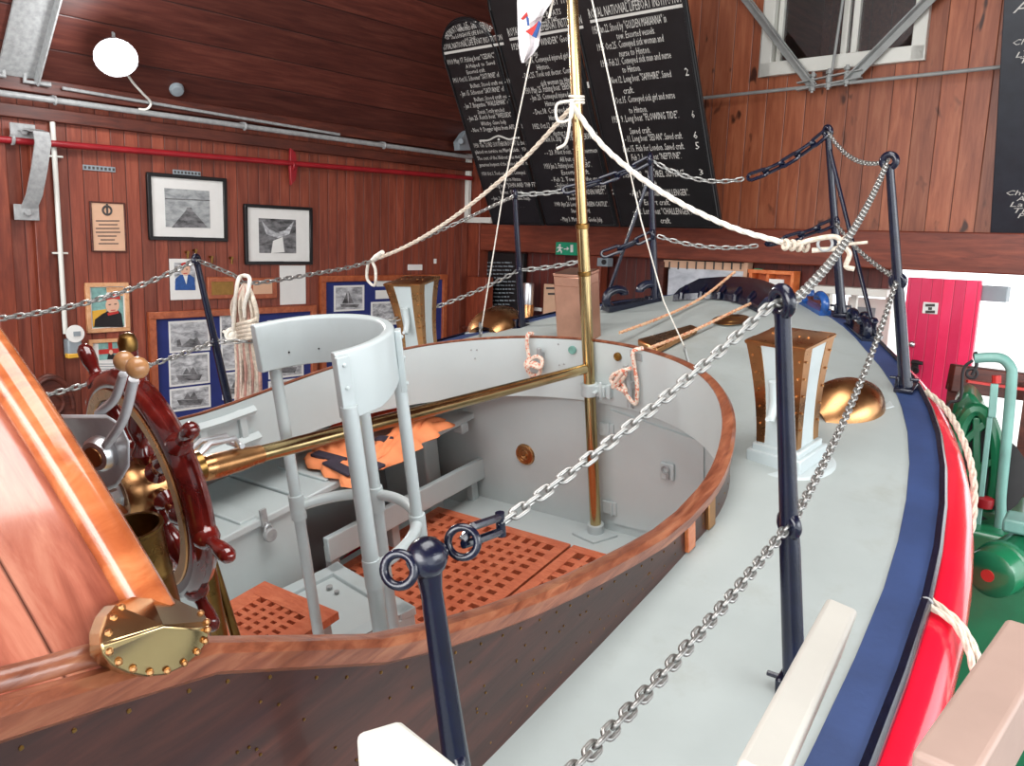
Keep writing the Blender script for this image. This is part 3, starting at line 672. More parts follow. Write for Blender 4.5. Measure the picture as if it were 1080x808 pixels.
# brass compass cup on the corner behind the cap
cu = bA(141, 560, .70)
mb = MB(); mb.lathe([(.05, -.22), (.05, -.10), (.052, -.098), (.052, -.09), (.05, -.085), (.052, 0), (.056, .004), (.056, .010), (.049, .010), (.047, -.02), (.045, -.05), (.0, -.05)], cu+V3((0,0,.0)), (.05,-.05,1), 28, False)
build('brass_cup', mb, M['brass_dull'], boat, label='tarnished brass cup beside the wheel')
mb = MB(); p, q = bA(214, 560, 1.02), bA(242, 650, 1.02); mb.tube([p, q, q+(q-p)*2.2], .012, 10); build('brass_rod', mb, M['brass_dull'], boat)
# ------------------------------------------------------------------ helmsman's back support
sc_ = V3((-1.668, 1.305, 0)); SR = .228
def sp(a, z, r=SR): return V3((sc_.x + r*cos(a), sc_.y + r*sin(a), z))
a0, a1 = radians(-20), radians(172)
mb = MB(); N = 36; rows = []
for k in range(N+1):
    a = a0+(a1-a0)*k/N; zt = -.492; zb = -.492-(.165 if k < 5 else .165-.03*min(1, (k-5)/6)); e = .014
    rows.append([sp(a, zb, SR+e), sp(a, zt-.006, SR+e), sp(a, zt, SR+e-.006), sp(a, zt, SR-e+.006), sp(a, zt-.006, SR-e), sp(a, zb, SR-e)])
mb.loft(rows, closed=True, capa=True, capb=True); sup = build('back_support', mb, M['grey'], boat, ang=50, bev=.003, label='curved grey back support on four tubular posts')
RZ = -1.05
pa = [radians(160), radians(103), radians(42), radians(-17)]
for k, a in enumerate(pa):
    rr_ = SR+.012 if k != 3 else SR+.024
    mb = MB(); mb.tube([sp(a, -.60 if k < 3 else -.62, rr_), sp(a, RZ, rr_+.004), sp(a, FLO+.0, rr_+.008)], .017 if k != 3 else .021, 12); build('post', mb, M['grey'], sup)
    mb = MB(); mb.cyl(sp(a, RZ-.05, rr_+.004), sp(a, RZ+.03, rr_+.004), .023, 14); build('collar', mb, M['grey'], sup, bev=.002)
    if k in (1, 2, 3):
        mb = MB(); mb.bar(sp(a, -.50, SR+.022), sp(a, -.665, SR+.022), .034, .016, sp(a,0,1)-sp(a,0,0))
        for z in (-.52, -.575, -.645): mb.ball(sp(a, z, SR+.030), .006, 8)
        build('bracket', mb, M['grey'], sup, bev=.006)
mb = MB(); mb.tube([sp(pa[0]+(pa[3]-pa[0])*k/30, RZ-.01+.018*sin(pi*k/30), SR+.014) for k in range(31)], .016, 12); build('foot_ring', mb, M['grey'], sup)
mb = MB(); 
for a in (radians(150), radians(128)): mb.ball(sp(a, -.585, SR-.0145), .003, 6)
build('screw_hole', mb, M['dark'], sup)
# ================================================================== MAST, BOOM, THINGS IN THE COCKPIT
mp = V3((MX, 2.842, 0))
mast = thing('mast', (mp.x, mp.y, FLO), 'tall polished brass mast clamped to the front of the cockpit coaming', 'mast')
mb = MB(); jz = bA(618, 238, 2.842).z
mb.cyl(V3((mp.x, mp.y, jz)), V3((mp.x, mp.y, 1.6)), .0215, 24); build('upper_pole', mb, M['brass'], mast)
mb = MB(); mb.cyl(V3((mp.x, mp.y, FLO+.04)), V3((mp.x, mp.y, jz)), .0245, 24); build('lower_pole', mb, M['brass'], mast)
for z in (jz, bA(619, 288, 2.842).z):
    mb = MB(); mb.lathe([(.025,-.012),(.0275,-.01),(.0275,.006),(.0215,.010)], (mp.x, mp.y, z), (0,0,1), 24); build('joint_collar', mb, M['brass_dull'], mast)
zc = bA(624, 411, 2.84).z
mb = MB(); mb.lathe([(.031,-.028),(.037,-.026),(.037,.026),(.031,.028)], (mp.x, mp.y, zc), (0,0,1), 24)
mb.box((mp.x+.055, mp.y, zc), (.05, .035, .045)); mb.cyl((mp.x+.045, mp.y-.045, zc), (mp.x+.045, mp.y+.03, zc), .009, 8); mb.cyl((mp.x+.065, mp.y-.02, zc-.03), (mp.x+.065, mp.y-.02, zc+.045), .007, 8); mb.box((mp.x+.09, mp.y+.01, zc), (.02,.03,.06))
build('clamp', mb, M['grey'], mast, bev=.003, label='grey painted mast clamp')
mb = MB(); mb.cyl((mp.x, mp.y, FLO+.004), (mp.x, mp.y, FLO+.055), .037, 20); mb.prism([(mp.x+x, mp.y+y, FLO+.004) for x, y in ((-.09,-.06),(.04,-.09),(.10,.02),(-.03,.05))], (0,0,.012)); build('mast_foot', mb, M['grey'], mast, bev=.003)
ba, bf = bS(214, 495, MX-.0), V3((MX, 2.80, bA(617, 389, 2.81).z))
bd = (bf-ba).normalized()
boom = thing('boom', ba, 'polished brass boom running from the mast back to the steering wheel', 'boom')
mb = MB(); mb.tube([ba+bd*.12, bf], [.0225, .0215], 24); mb.ball(bf, .0215, 16); build('pole', mb, M['brass'], boom)
mb = MB(); mb.lathe([(.01,-.015),(.022,-.012),(.031,0),(.032,.03),(.030,.11),(.0245,.15),(.0245,.17)], ba, bd, 22); build('ferrule', mb, M['bronze'], boom, label='copper boom end ferrule')
mb = MB()
for o_ in (-.018, .018): 
    q = ba+V3((o_,.0,.04)); mb.tube([q+V3((0,-.03,.0)), q+V3((0,.02,.024)), q+V3((0,.09,.012)), q+V3((0,.10,-.012))], .008, 8)
mb.cyl(ba+V3((-.03,.10,.03)), ba+V3((.03,.10,.03)), .008, 8); build('jaw', mb, M['chrome'], boom, label='steel boom end jaw')
# locker with padlock
L0 = V3((-2.51, 1.80, 0)); topz = bS(316, 527, -2.5).z
lk = thing('locker', (-2.75, 1.4, FLO), 'grey wooden locker with a padlocked lid beside the back support posts', 'locker')
mb = MB(); mb.box((-2.73, 1.30, (topz-.03+FLO)/2), (.44, 1.06, topz-.03-FLO)); build('body', mb, M['grey_in'], lk, bev=.004)
mb = MB(); mb.box((-2.73, 1.30, topz-.012), (.47, 1.09, .03)); ld = build('lid', mb, M['grey_in'], lk, bev=.005)
mb = MB(); mb.box((-2.70, 1.62, topz+.008), (.36, .075, .014)); build('lid_batten', mb, M['grey_in'], ld, bev=.003); mb = MB(); mb.box((-2.76, 1.32, topz+.006), (.09,.05,.010)); build('lid_batten', mb, M['grey_in'], ld, bev=.003)
hp = bS(281, 560, -2.49)
mb = MB(); mb.box((-2.492, hp.y, hp.z+.055), (.012, .028, .07)); mb.torus((-2.484, hp.y, hp.z+.02), (0,1,0), .012, .004, 14, 6); build('hasp', mb, M['galv_grey'], lk, bev=.002)
pl = thing('padlock', (-2.478, hp.y, hp.z-.03), 'small grey disc padlock hanging on the locker hasp', 'padlock')
mb = MB(); mb.lathe([(.004,-.012),(.024,-.012),(.028,-.006),(.028,.006),(.024,.012),(.004,.012)], (-2.472, hp.y, hp.z-.012), (1,0,0), 20); build('body', mb, M['galv_grey'], pl)
mb = MB(); mb.tube([(-2.474, hp.y+.016*cos(t), hp.z+.008+.022*sin(t)) for t in [pi*k/10 for k in range(11)]], .0042, 8); build('shackle', mb, M['chrome'], pl)
# floor gratings
def grating(name, x0, x1, y0, y1, z, label, nx, ny, group=None, t=.03, b=.05):
    o = thing(name, ((x0+x1)/2, (y0+y1)/2, z-t), label, 'grating', group=group)
    mb = MB()
    mb.box(((x0+x1)/2, y0+b/2, z-t/2), (x1-x0, b, t)); mb.box(((x0+x1)/2, y1-b/2, z-t/2), (x1-x0, b, t)); mb.box((x0+b/2, (y0+y1)/2, z-t/2), (b, y1-y0-2*b, t)); mb.box((x1-b/2, (y0+y1)/2, z-t/2), (b, y1-y0-2*b, t))
    build('frame', mb, M['grate'], o, bev=.002, seg=1)
    mb = MB(); X0, X1, Y0, Y1 = x0+b, x1-b, y0+b, y1-b; px = (X1-X0)/nx; py = (Y1-Y0)/ny
    for i in range(1, nx): mb.box((X0+i*px, (Y0+Y1)/2, z-t/2-.001), (px*.52, Y1-Y0, t-.003))
    for j in range(1, ny): mb.box(((X0+X1)/2, Y0+j*py, z-t/2-.0012), (X1-X0, py*.52, t-.003))
    build('lattice', mb, M['grate'], o)
    return o
grating('floor_grating', -2.56, -1.80, 1.45, 2.68, -1.785, 'large teak floor grating between the bench and the mast', 12, 20)
grating('floor_grating', -1.785, -1.10, 1.2, 2.68, -1.785, 'teak floor grating beside the near coaming, right of the mast foot', 11, 22)
g0 = bH(283, 614, -1.50)
grating('step_grating', g0.x-.02, g0.x+.36, g0.y-.30, g0.y, -1.50, 'small raised teak grating by the locker, just behind the coaming rail', 5, 5, b=.075)
mb = MB(); mb.box((g0.x+.17, g0.y-.15, -1.66), (.34, .26, .26)); prop(build('grating_box', mb, M['grey_in'], None, FB, bev=.006), 'grey box under the small raised teak grating', 'box')
hz = -1.66
hc = [bH(x, y, hz) for x, y in ((356, 594), (434, 640))]
hb_ = thing('hatch_box', (hc[0].x+.2, hc[0].y-.3, FLO), 'low white hatch box on the cockpit floor between the back support posts', 'box')
w_ = (hc[1]-hc[0]); ax = V3((w_.x, w_.y, 0)).normalized(); ay = V3((ax.y, -ax.x, 0)); ay = ay if ay.y < 0 else -ay
def hq(u, v, z): return hc[0] + ax*u + ay*v + V3((0,0,z))
HL, HW = .50, .52
mb = MB(); mb.prism([hq(0,0,-.02), hq(HL,0,-.02), hq(HL,HW,-.02), hq(0,HW,-.02)], (0,0,-.12)); build('box_side', mb, M['grey_in'], hb_, bev=.004)
mb = MB(); mb.prism([hq(.05,.05,-.012), hq(HL-.05,.05,-.012), hq(HL-.05,HW-.05,-.012), hq(.05,HW-.05,-.012)], (0,0,-.01)); build('panel', mb, M['grey_in'], hb_, bev=.002)
mb = MB()
for p, q in ((hq(0,.03,-.01), hq(HL,.03,-.01)), (hq(.03,0,-.01), hq(.03,HW,-.01)), (hq(0,HW-.03,-.01), hq(HL,HW-.03,-.01)), (hq(HL-.03,0,-.01), hq(HL-.03,HW,-.01))): mb.bar(p, q, .06, .03)
build('rim', mb, M['grey'], hb_, bev=.004)
mb = MB(); mb.cyl(hq(.13,.12,-.004), hq(.13,.12,.004), .012, 12); mb.cyl(hq(.18,.12,-.004), hq(.18,.12,.002), .010, 12); build('hole_plug', mb, M['galv_grey'], hb_)
# life jacket: crumpled orange nylon on the bench
lj = thing('life_jacket', (-2.6, 2.25, -1.36), 'crumpled orange life jacket with dark straps on the grey bench', 'life jacket')
rnd = random.Random(5)
def cloth(name, outl, mat, h, seed):
    r = random.Random(seed); n = 20; A, B, Cc, D = [bH(x, y, -1.355) for x, y in outl]; rows = []
    ph = [(r.uniform(4, 11), r.uniform(4, 11), r.uniform(0, 6)) for _ in range(5)]
    for i in range(n+1):
        row = []
        for j in range(n+1):
            u, v = i/n, j/n; p = A*(1-u)*(1-v)+B*u*(1-v)+Cc*u*v+D*(1-u)*v
            e = min(u, 1-u, v, 1-v); w = sum(abs(sin(a*u*1.6+b*v*1.3+c)) for a, b, c in ph)/5
            ed = .022*sin(u*19+seed)+.018*sin(v*23+seed*2); row.append(p + V3((ed*(1-min(1,e*6)), ed*.8*(1-min(1,e*6)), .008 + h*min(1, e*7)**.5*(.35+.9*w))))
        rows.append(row)
    mb = MB(); mb.shell(rows, -.006); return build(name, mb, mat, lj, ang=70)
cloth('body', ((318,490),(372,520),(395,468),(345,458)), M['orange'], .03, 1)
cloth('body', ((384,490),(402,498),(470,452),(440,435)), M['orange'], .035, 2)
cloth('body', ((345,462),(400,455),(425,436),(380,440)), paint('red_orange_nylon', srgb(226,74,44), .7, .1, 10, .4), .04, 3)
for a, b in (((332,478),(362,486)), ((345,487),(372,500)), ((378,485),(402,493)), ((398,462),(412,464))):
    p, q = bH(*a, -1.31), bH(*b, -1.31); mb = MB(); mb.bar(p, q, .05, .014); build('strap', mb, M['strap'], lj, bev=.004, label='dark webbing strap')
# ================================================================== CHAINS
def link_pts(p, r, n=6):
    hl = p/2 + r - 2.1*r; hw = 2.1*r; out = []
    for k in range(n+1): a = -pi/2 + pi*k/n; out.append(V3((0, hl + hw*cos(a), hw*sin(a))))
    for k in range(n+1): a = pi/2 + pi*k/n; out.append(V3((0, -hl + hw*cos(a), hw*sin(a))))
    return out
def frames(P, p):
    Q = resample(P, p); out = []
    for i in range(len(Q)-1):
        d = (Q[i+1]-Q[i]).normalized(); u, w = perp(d); a = radians(35) + (pi/2 if i % 2 else 0)
        x = u*cos(a)+w*sin(a); z = x.cross(d); m = Matrix((x, d, z)).transposed().to_4x4(); m.translation = (Q[i]+Q[i+1])/2; out.append(m)
    return out
def sag(a, b, s, n=24): a, b = V3(a), V3(b); return [a+(b-a)*(k/n) - V3((0,0,4*s*(k/n)*(1-k/n))) for k in range(n+1)]
def chain_parts(P, p, r, label, group=None, most=100):
    F = frames(P, p); org = min(P, key=lambda q: q.z)
    t = thing('guard_chain', org, label, 'chain', group=group)
    mb = MB(); mb.tube(link_pts(p, r), r, 8, closed=True)
    F.sort(key=lambda m: m.translation.length); proto = None
    for m in F[:most]:
        if proto is None:
            me = bpy.data.meshes.new('link'); me.from_pydata([tuple(v) for v in mb.v], [], mb.f); me.materials.append(M['galv'])
            me.polygons.foreach_set('use_smooth', [True]*len(me.polygons)); o = proto = bpy.data.objects.new('link', me)
        else: o = proto.copy()
        C.objects.link(o); o.parent = t; o.matrix_local = Matrix.Translation(-org) @ m
    if len(F) > most:
        mb2 = MB()
        for m in F[most:]: mb2.add([m @ v for v in mb.v], mb.f)
        build('link', mb2, M['galv'], t, kind='stuff')
    return t
def chain_mesh(mb, P, p, r, n=4, m=6):
    pts = link_pts(p, r, n)
    for f in frames(P, p): mb.tube([f @ v for v in pts], r, m, closed=True)
def black_links(mb, P, p=.085, r=.009): chain_mesh(mb, P, p, r, 5, 8)
PT, RW = .0245, .0034
up_ = sag(sh_b, t3+V3((-.01,-.03,-.0)), .012) + sag(t3+V3((.012,.04,-.004)), t4+V3((-.0,-.03,-.0)), .05)
chain_parts(up_, PT, RW, 'heavy galvanised upper guard chain running from the ringed stanchion forward along the near side')
m4 = ST[4][1]; m3 = ST[3][1]; m5 = ST[5][1]
l0 = bH(560, 835, m3.z-.42) if False else bS(575, 820, -.44)
lo_ = sag(l0 + (l0-m3)*.5, m3+V3((-.0,-.03,0)), .03) + sag(m3+V3((0,.04,0)), m4+V3((0,-.03,0)), .06) + sag(m4+V3((0,.03,0)), m5, .03)
chain_parts(lo_, PT, RW, 'heavy galvanised lower guard chain crossing the near grey deck')
mb = MB(); chain_mesh(mb, sag(t4+V3((-.01,.03,.0)), t5+V3((.01,-.03,0)), .06), PT, RW); prop(build('guard_chain', mb, M['galv'], None), 'short galvanised chain from the near ring-topped stanchion up to the stayed bow stanchion', 'chain')
def bow_chain(a, b, pa_, label, s_, split):
    a, b = V3(a), V3(b); P = sag(a, b, s_, 40); k = int(40*split); org = P[k]
    t = thing('bow_chain', org, label, 'chain'); mb = MB(); chain_mesh(mb, P[k:], .036, .0046); build('links', mb, M['galv'], t)
    mb = MB(); black_links(mb, P[:k+1]); build('slip_links', mb, M['navy'], t, label='dark navy slip links'); return t
bow_chain(t5, tb, .5, 'upper chain across the bow, half dark slip links, half galvanised', .17, .46)
bow_chain(m5, ST['pb'][1], .5, 'lower chain across the bow below the white rope splice', .10, .42)
mb = MB()
off6 = t6 + (bS(0, 329, -3.12) - t6)*1.15
t = thing('guard_chain', tp, 'upper port guard chain passing in front of the framed photographs', 'chain')
mb = MB(); PC = spline([tp+V3((0,-.02,-.01))]+[bS(x, y, -3.2) for x, y in ((480,236),(392,275),(330,289),(262,299),(248,291))]+[t6], 10); chain_mesh(mb, PC+sag(t6, off6, .05), .031, .004); build('links', mb, M['galv'], t)
k_ = sag(tb, tp, .05, 20)
mb = MB(); black_links(mb, k_[:14], .1, .009); build('slip_links', mb, M['navy'], t); mb = MB(); chain_mesh(mb, k_[13:], .037, .005); build('links', mb, M['galv'], t)
m6 = ST[6][1]; mp_ = ST['p'][1]
off6b = m6 + (bS(40, 415, -3.12) - m6)*1.3
t = thing('guard_chain', mp_, 'lower port guard chain behind the port ventilator and the wheel', 'chain')
mb = MB(); chain_mesh(mb, sag(mp_, m6, .10, 40)+sag(m6, off6b, .02), .031, .004); build('links', mb, M['galv'], t)
k_ = sag(ST['pb'][1], mp_, .04, 20)
mb = MB(); black_links(mb, k_[:11], .1, .009); build('slip_links', mb, M['navy'], t); mb = MB(); chain_mesh(mb, k_[10:], .037, .005); build('links', mb, M['galv'], t)
# ================================================================== ROPES, HALYARDS, FLAG
def rope_geo(mb, P, r, turns=14.0, strands=3, n=7):
    # laid rope: strands twisted round the path
    P = [V3(p) for p in P]; L = [0]
    for a, b in zip(P, P[1:]): L.append(L[-1]+(b-a).length)
    u = None
    lines = [[] for _ in range(strands)]
    for i, p in enumerate(P):
        d = (P[min(i+1, len(P)-1)]-P[max(i-1, 0)]).normalized()
        if u is None: u, w = perp(d)
        u = (u-d*u.dot(d)).normalized(); w = d.cross(u)
        for k in range(strands):
            a = 2*pi*k/strands + L[i]/(r*turns)*2*pi; lines[k].append(p + u*(cos(a)*r*.52)+w*(sin(a)*r*.52))
    for l in lines: mb.tube(l, r*.58, n)
def rope(name, P, r, mat, label, cat='rope', laid=True, step=None):
    mb = MB(); P = resample(spline(P, 16), step or r*1.1) if laid else spline(P, 12)
    if laid: rope_geo(mb, P, r)
    else: mb.tube(P, r, 8)
    return mb
kn = bA(604, 112, 2.80)
lend = (t6 + (tp-t6)*.60); 
le = bS(392, 275, -3.2)
rend = bA(868, 261, 3.30)
t = thing('mast_rope', kn, 'white laid rope slung from the mast to both guard chains', 'rope')
mp3 = bA(480, 232, (kn.y+le.y)/2-.05)
mb = rope('', [kn, bA(545, 175, kn.y+(le.y-kn.y)*.3), bA(480, 228, kn.y+(le.y-kn.y)*.62), bA(430, 259, kn.y+(le.y-kn.y)*.85), le], .0085, None, ''); build('port_leg', mb, M['rope'], t)
re_ = bA(838, 259, 3.2)
mb = rope('', [kn, bA(640, 158, 2.88), bA(700, 204, 3.0), bA(770, 239, 3.1), re_], .0105, None, ''); build('starboard_leg', mb, M['rope_white'], t)
mb = MB(); c = V3((mp.x, mp.y, kn.z+.02))
for k in range(3): mb.torus(c+V3((0,0,-.012+.013*k)), (.1*(k-1), .05, 1), .0265, .0048, 20, 8)
mb.tube(spline([kn+V3((.02,-.02,.02)), kn+V3((-.05,-.03,.01)), kn+V3((-.045,-.035,-.05)), kn+V3((.01,-.03,-.04)), kn+V3((.015,-.03,.02)), kn+V3((.0,-.03,-.07)), kn+V3((-.02,-.03,-.13)), kn+V3((-.06,-.03,-.15))], 8), .0055, 8)
build('lashing', mb, M['rope_white'], t)
mb = MB(); d = (le-kn).normalized()
mb.tube(spline([le, le+V3((.02,0,-.05)), le+V3((.0,0,-.13)), le+V3((-.05,0,-.10)), le+V3((-.03,0,-.02)), le], 6), .008, 8)
mb.tube([le-d*.12, le-d*.05, le], [.012, .016, .010], 10); build('port_hitch', mb, M['rope_white'], t)
mb = MB(); e = (bA(868, 262, 3.3)-re_).normalized()
for k in range(4): mb.torus(re_+e*(.03*k-.04), e, .016, .008, 14, 7)
mb.tube(spline([re_, re_+V3((.06,.02,.02)), re_+V3((.14,.04,.03)), re_+V3((.16,.05,-.01)), re_+V3((.06,.02,-.02))], 6), .010, 8)
mb.tube(spline([re_+V3((.15,.04,.01)), re_+V3((.20,.05,.05)), re_+V3((.21,.05,.08))], 6), .008, 7); mb.tube(spline([re_+V3((.15,.04,.01)), re_+V3((.19,.05,-.03)), re_+V3((.18,.05,-.08)), re_+V3((.21,.05,-.09))], 6), .010, 7)
mb.tube([re_+V3((.15,.04,.0)), re_+V3((.25,.06,.01))], .006, 7)
build('eye_splice', mb, M['rope'], t)
mb = MB(); mb.torus(re_+V3((.105,.03,.005)), (.2,-1,.2), .026, .006, 16, 6); build('thimble', mb, M['galv_grey'], t)
def wire(pts, r, label, mat='rope_white', eye=True):
    mb = MB(); mb.tube(pts, r, 6); tt = prop(build('halyard', mb, M[mat], None), label, 'rope'); return tt
wire([bA(560, 60, 2.8), bA(532, 195, 2.86), bA(508, 345, 2.95)], .0028, 'thin halyard line from the flag down to the port side of the coaming')
wire([bA(620, -20, 2.86), bA(650, 118, 2.92), bA(676, 232, 3.0), bA(700, 318, 3.08), bA(722, 366, 3.14)], .0028, 'thin white halyard running down from the mast to the foredeck')
wire([bA(584, -6, 2.8), bA(579, 19, 2.8)], .0045, 'short pale line end dangling beside the flag')
mb = MB()
for px, py, A_ in ((507, 350, 2.95), (506, 357, 2.95)): mb.torus(bA(px, py, A_), (1,.3,0), .012, .003, 12, 6, 1.6)
mb.cyl(bA(507, 340, 2.95), bA(507, 346, 2.95), .010, 8); prop(build('line_shackle', mb, M['galv'], None), 'small shackle ending the thin line at the port coaming', 'shackle')
mb = MB(); p = bA(722, 368, 3.14)
mb.torus(p, (1,.3,.2), .014, .004, 12, 6); mb.cyl(p, p+V3((.02,0,-.07)), .006, 8); prop(build('line_shackle', mb, M['galv'], None), 'small shackle ending the white halyard on the foredeck', 'shackle')
# flag
fA = 2.80
def FP(x, y, d=0): return bA(x, y, fA+d)
fl = thing('flag', FP(560, 66), 'folded white flag with a red and blue device hanging beside the mast', 'flag')
mb = MB(); rows = []
for i in range(15):
    t_ = i/14; y = -60 + 126*t_; row = []
    xl = 545 + (3 if t_ < .9 else 0) + 8*max(0, t_-.93)*10; xr = 566 + 0*t_; xr = lerp([(-60,588),(0,580),(20,571),(40,569),(52,567),(60,558),(66,552)], y); xl = lerp([(-60,552),(0,546),(40,547),(60,549),(66,551)], y)
    for k in range(13):
        u = k/12; row.append(FP(xl+(xr-xl)*u, y, .02*sin(u*6+t_*2)+.015*sin(u*11)))
    rows.append(row)
mb.shell(rows, .003); build('hoist_fold', mb, M['rope_white'] if False else paint('white_flag_cloth', srgb(240,236,238), .7, .03, 5), fl, ang=80)
mb = MB(); rows = []
for i in range(13):
    t_ = i/12; y = -60 + 84*t_; xl = lerp([(-60,566),(0,558),(24,559)], y); xr = lerp([(-60,592),(0,583),(24,567)], y); 
    rows.append([FP(xl+(xr-xl)*k/10, y - (5*k/10 if t_ > .95 else 0), -.035+.012*sin(k*.8)) for k in range(11)])
mb.shell(rows, .003); build('front_fold', mb, bpy.data.materials['white_flag_cloth'], fl, ang=80)
for nm, poly, m_ in (('red_panel', ((554,33),(562,28),(568,22),(565,30),(561,38)), 'red_print'), ('blue_panel', ((568,22),(570,25),(565,40),(561,38),(565,30)), 'blue_print'), ('red_panel', ((549,20),(555,13),(556,17),(551,21)), 'red_print'), ('blue_panel', ((555,17),(557,19),(558,27),(556,27)), 'blue_print')):
    mb = MB(); mb.prism([FP(x, y, -.032) for x, y in poly], (0,.006,0)); build(nm, mb, M[m_], fl)
# coil of cordage hung on the port chain
cS = PC; hang = min(cS, key=lambda q: abs(hypot(*[a-b for a, b in zip((258, 296), (lambda P: (540+FPX*P.dot(cR)/P.dot(cF), 404+FPX*P.dot(cD)/P.dot(cF)))((FB.to_3x3() @ q)))])))
cA_ = hang.y
def HP(x, y, d=0): return bA(x, y, cA_+d)
co = thing('rope_coil', HP(262, 418), 'gathered coil of pale cordage hung over the port guard chain', 'rope')
rnd = random.Random(9); mb = MB()
for k in range(22):
    u = (k % 11)/10; dd = -.04 if k < 11 else .02; xb = 250+26*u; x1 = 246+22*u; xm = 250+18*u
    mb.mi = 1 if k % 3 == 1 else 0; mb.tube(spline([HP(xm, 352, dd), HP(249+22*u, 366, dd), HP(250+24*u, 392, dd+rnd.uniform(-.01,.01)), HP(xb-1, 424, dd)], 5), .0085, 7)
build('hanging_loops', mb, [M['rope'], M['rope_pink']], co)
mb = MB()
for k in range(14):
    u = (k % 7)/6; dd = -.04 if k < 7 else .02
    mb.mi = 1 if k % 3 == 1 else 0; mb.tube(spline([HP(258+3*u, 300, dd), HP(250+14*u+ (u-.5)*8, 318, dd-.01), HP(246+25*u, 334, dd), HP(251+17*u, 350, dd)], 5), .010, 7)
mb.mi = 0
for k in range(5): 
    y = 340+4.2*k; mb.tube(spline([HP(247, y+3, -.02), HP(255, y+1, -.075), HP(264, y-1, -.075), HP(271, y-4, -.02), HP(262, y-1, .05), HP(250, y+2, .04), HP(247, y+3, -.02)], 5), .0095, 7)
build('gathered_top', mb, [M['rope'], M['rope_pink']], co)
mb = MB(); mb.tube(spline([HP(246, 350, -.06), HP(248, 320, -.06), HP(251, 296, -.05), HP(256, 291, -.0), HP(263, 293, -.05), HP(262, 306, -.07), HP(258, 322, -.07), HP(258, 334, -.06)], 7), .009, 8)
mb.ball(HP(244.5, 354, -.06), .032, 12, (1,1,.85)); mb.torus(HP(244.5, 354, -.06), (.4,-1,.3), .024, .010, 14, 7); mb.torus(HP(244.5, 353, -.07), (.9,-.5,.3), .024, .010, 14, 7); mb.tube([HP(248,352,-.06), HP(236,350,-.03)], .008, 7)
build('tie', mb, M['rope_white'], co)
# hitched cords on the coaming cleats
def cord(pts2, off, label, r=.0085):
    mb = MB(); P = []
    for x, y, o_ in pts2: p, n = lining(x, y, .012); P.append(p+n*(.016+o_))
    mb.tube(spline(P, 8), r, 8); return prop(build('cleat_cord', mb, M['rope_fleck'], None), label, 'rope')
cord([(561,353,-.03),(558,352,.0),(557,364,.0),(559,376,.005),(556,383,.01),(561,392,.012),(570,393,.02),(573,386,.02),(566,380,.022),(559,384,.024),(561,378,.012),(568,374,.012),(574,378,.012),(573,385,.03),(563,382,.034),(560,387,.03),(565,396,.02),(571,402,.008)], 0, 'red flecked cord hitched on the cleat left of the mast')
cord([(676,368,-.03),(671,370,.0),(672,385,.0),(675,405,.0),(674,424,.0),(670,420,.012),(662,408,.016),(651,398,.018),(655,392,.02),(661,400,.02),(667,410,.024),(658,405,.03),(652,396,.03),(664,388,.03),(668,392,.03),(660,402,.034),(655,404,.036),(667,389,.04),(673,386,.02)], 0, 'red flecked cord hitched on the cleat right of the mast')
# two tan lines along the foredeck
def deckrope(pts2, label):
    mb = MB(); P = [deckpt(x, y)+V3((0,0,h)) for x, y, h in pts2]; rope_geo(mb, resample(spline(P, 14), .008), .0075); return prop(build('deck_line', mb, M['rope_orange'], None), label, 'rope')
deckrope([(654,364,.06),(700,340,.03),(740,320,.03),(775,309,.12)], 'tan line along the foredeck, the farther of the two')
deckrope([(684,379,.05),(730,356,.03),(775,334,.03),(812,317,.03)], 'tan line along the foredeck, passing over the bronze chock')
# rope hung over the red belt
def belt(a, h, o_=.125): return V3((MX+hb(a)+o_, a, he(a)+h))
t = thing('fender_rope', belt(1.9, -.2), 'pale rope hanging in a bight over the red belt, nearest the viewer', 'rope')
mb = MB(); P = [belt(2.0,-.005,-.0), belt(1.97,-.03,.075), belt(1.90,-.11,.125), belt(1.80,-.26,.14), belt(1.74,-.5,.11), belt(1.72,-.8,.09)]
rope_geo(mb, resample(spline(P, 14), .008), .0085); P = [belt(2.0,-.005,-.0)+V3((0,.03,0)), belt(1.98,-.03,.085), belt(1.93,-.11,.14), belt(1.87,-.22,.15), belt(1.83,-.45,.13)]; rope_geo(mb, resample(spline(P, 14), .008), .008)
build('bight', mb, M['rope'], t)
mb = MB(); mb.torus(belt(2.0, .0, -.0), (0,1,.2), .012, .004, 14, 7); build('ring_bolt', mb, M['galv_grey'], t)
mb = MB(); P = [belt(a, h, o_) for a, h, o_ in ((3.42,.0,.02),(3.3,-.02,.07),(3.12,-.06,.10),(2.95,-.12,.112),(2.8,-.22,.10),(2.7,-.32,.05))]; rope_geo(mb, resample(spline(P, 14), .010), .0115)
prop(build('fender_rope', mb, M['rope'], None), 'pale rope lying along the red belt toward the bow', 'rope')
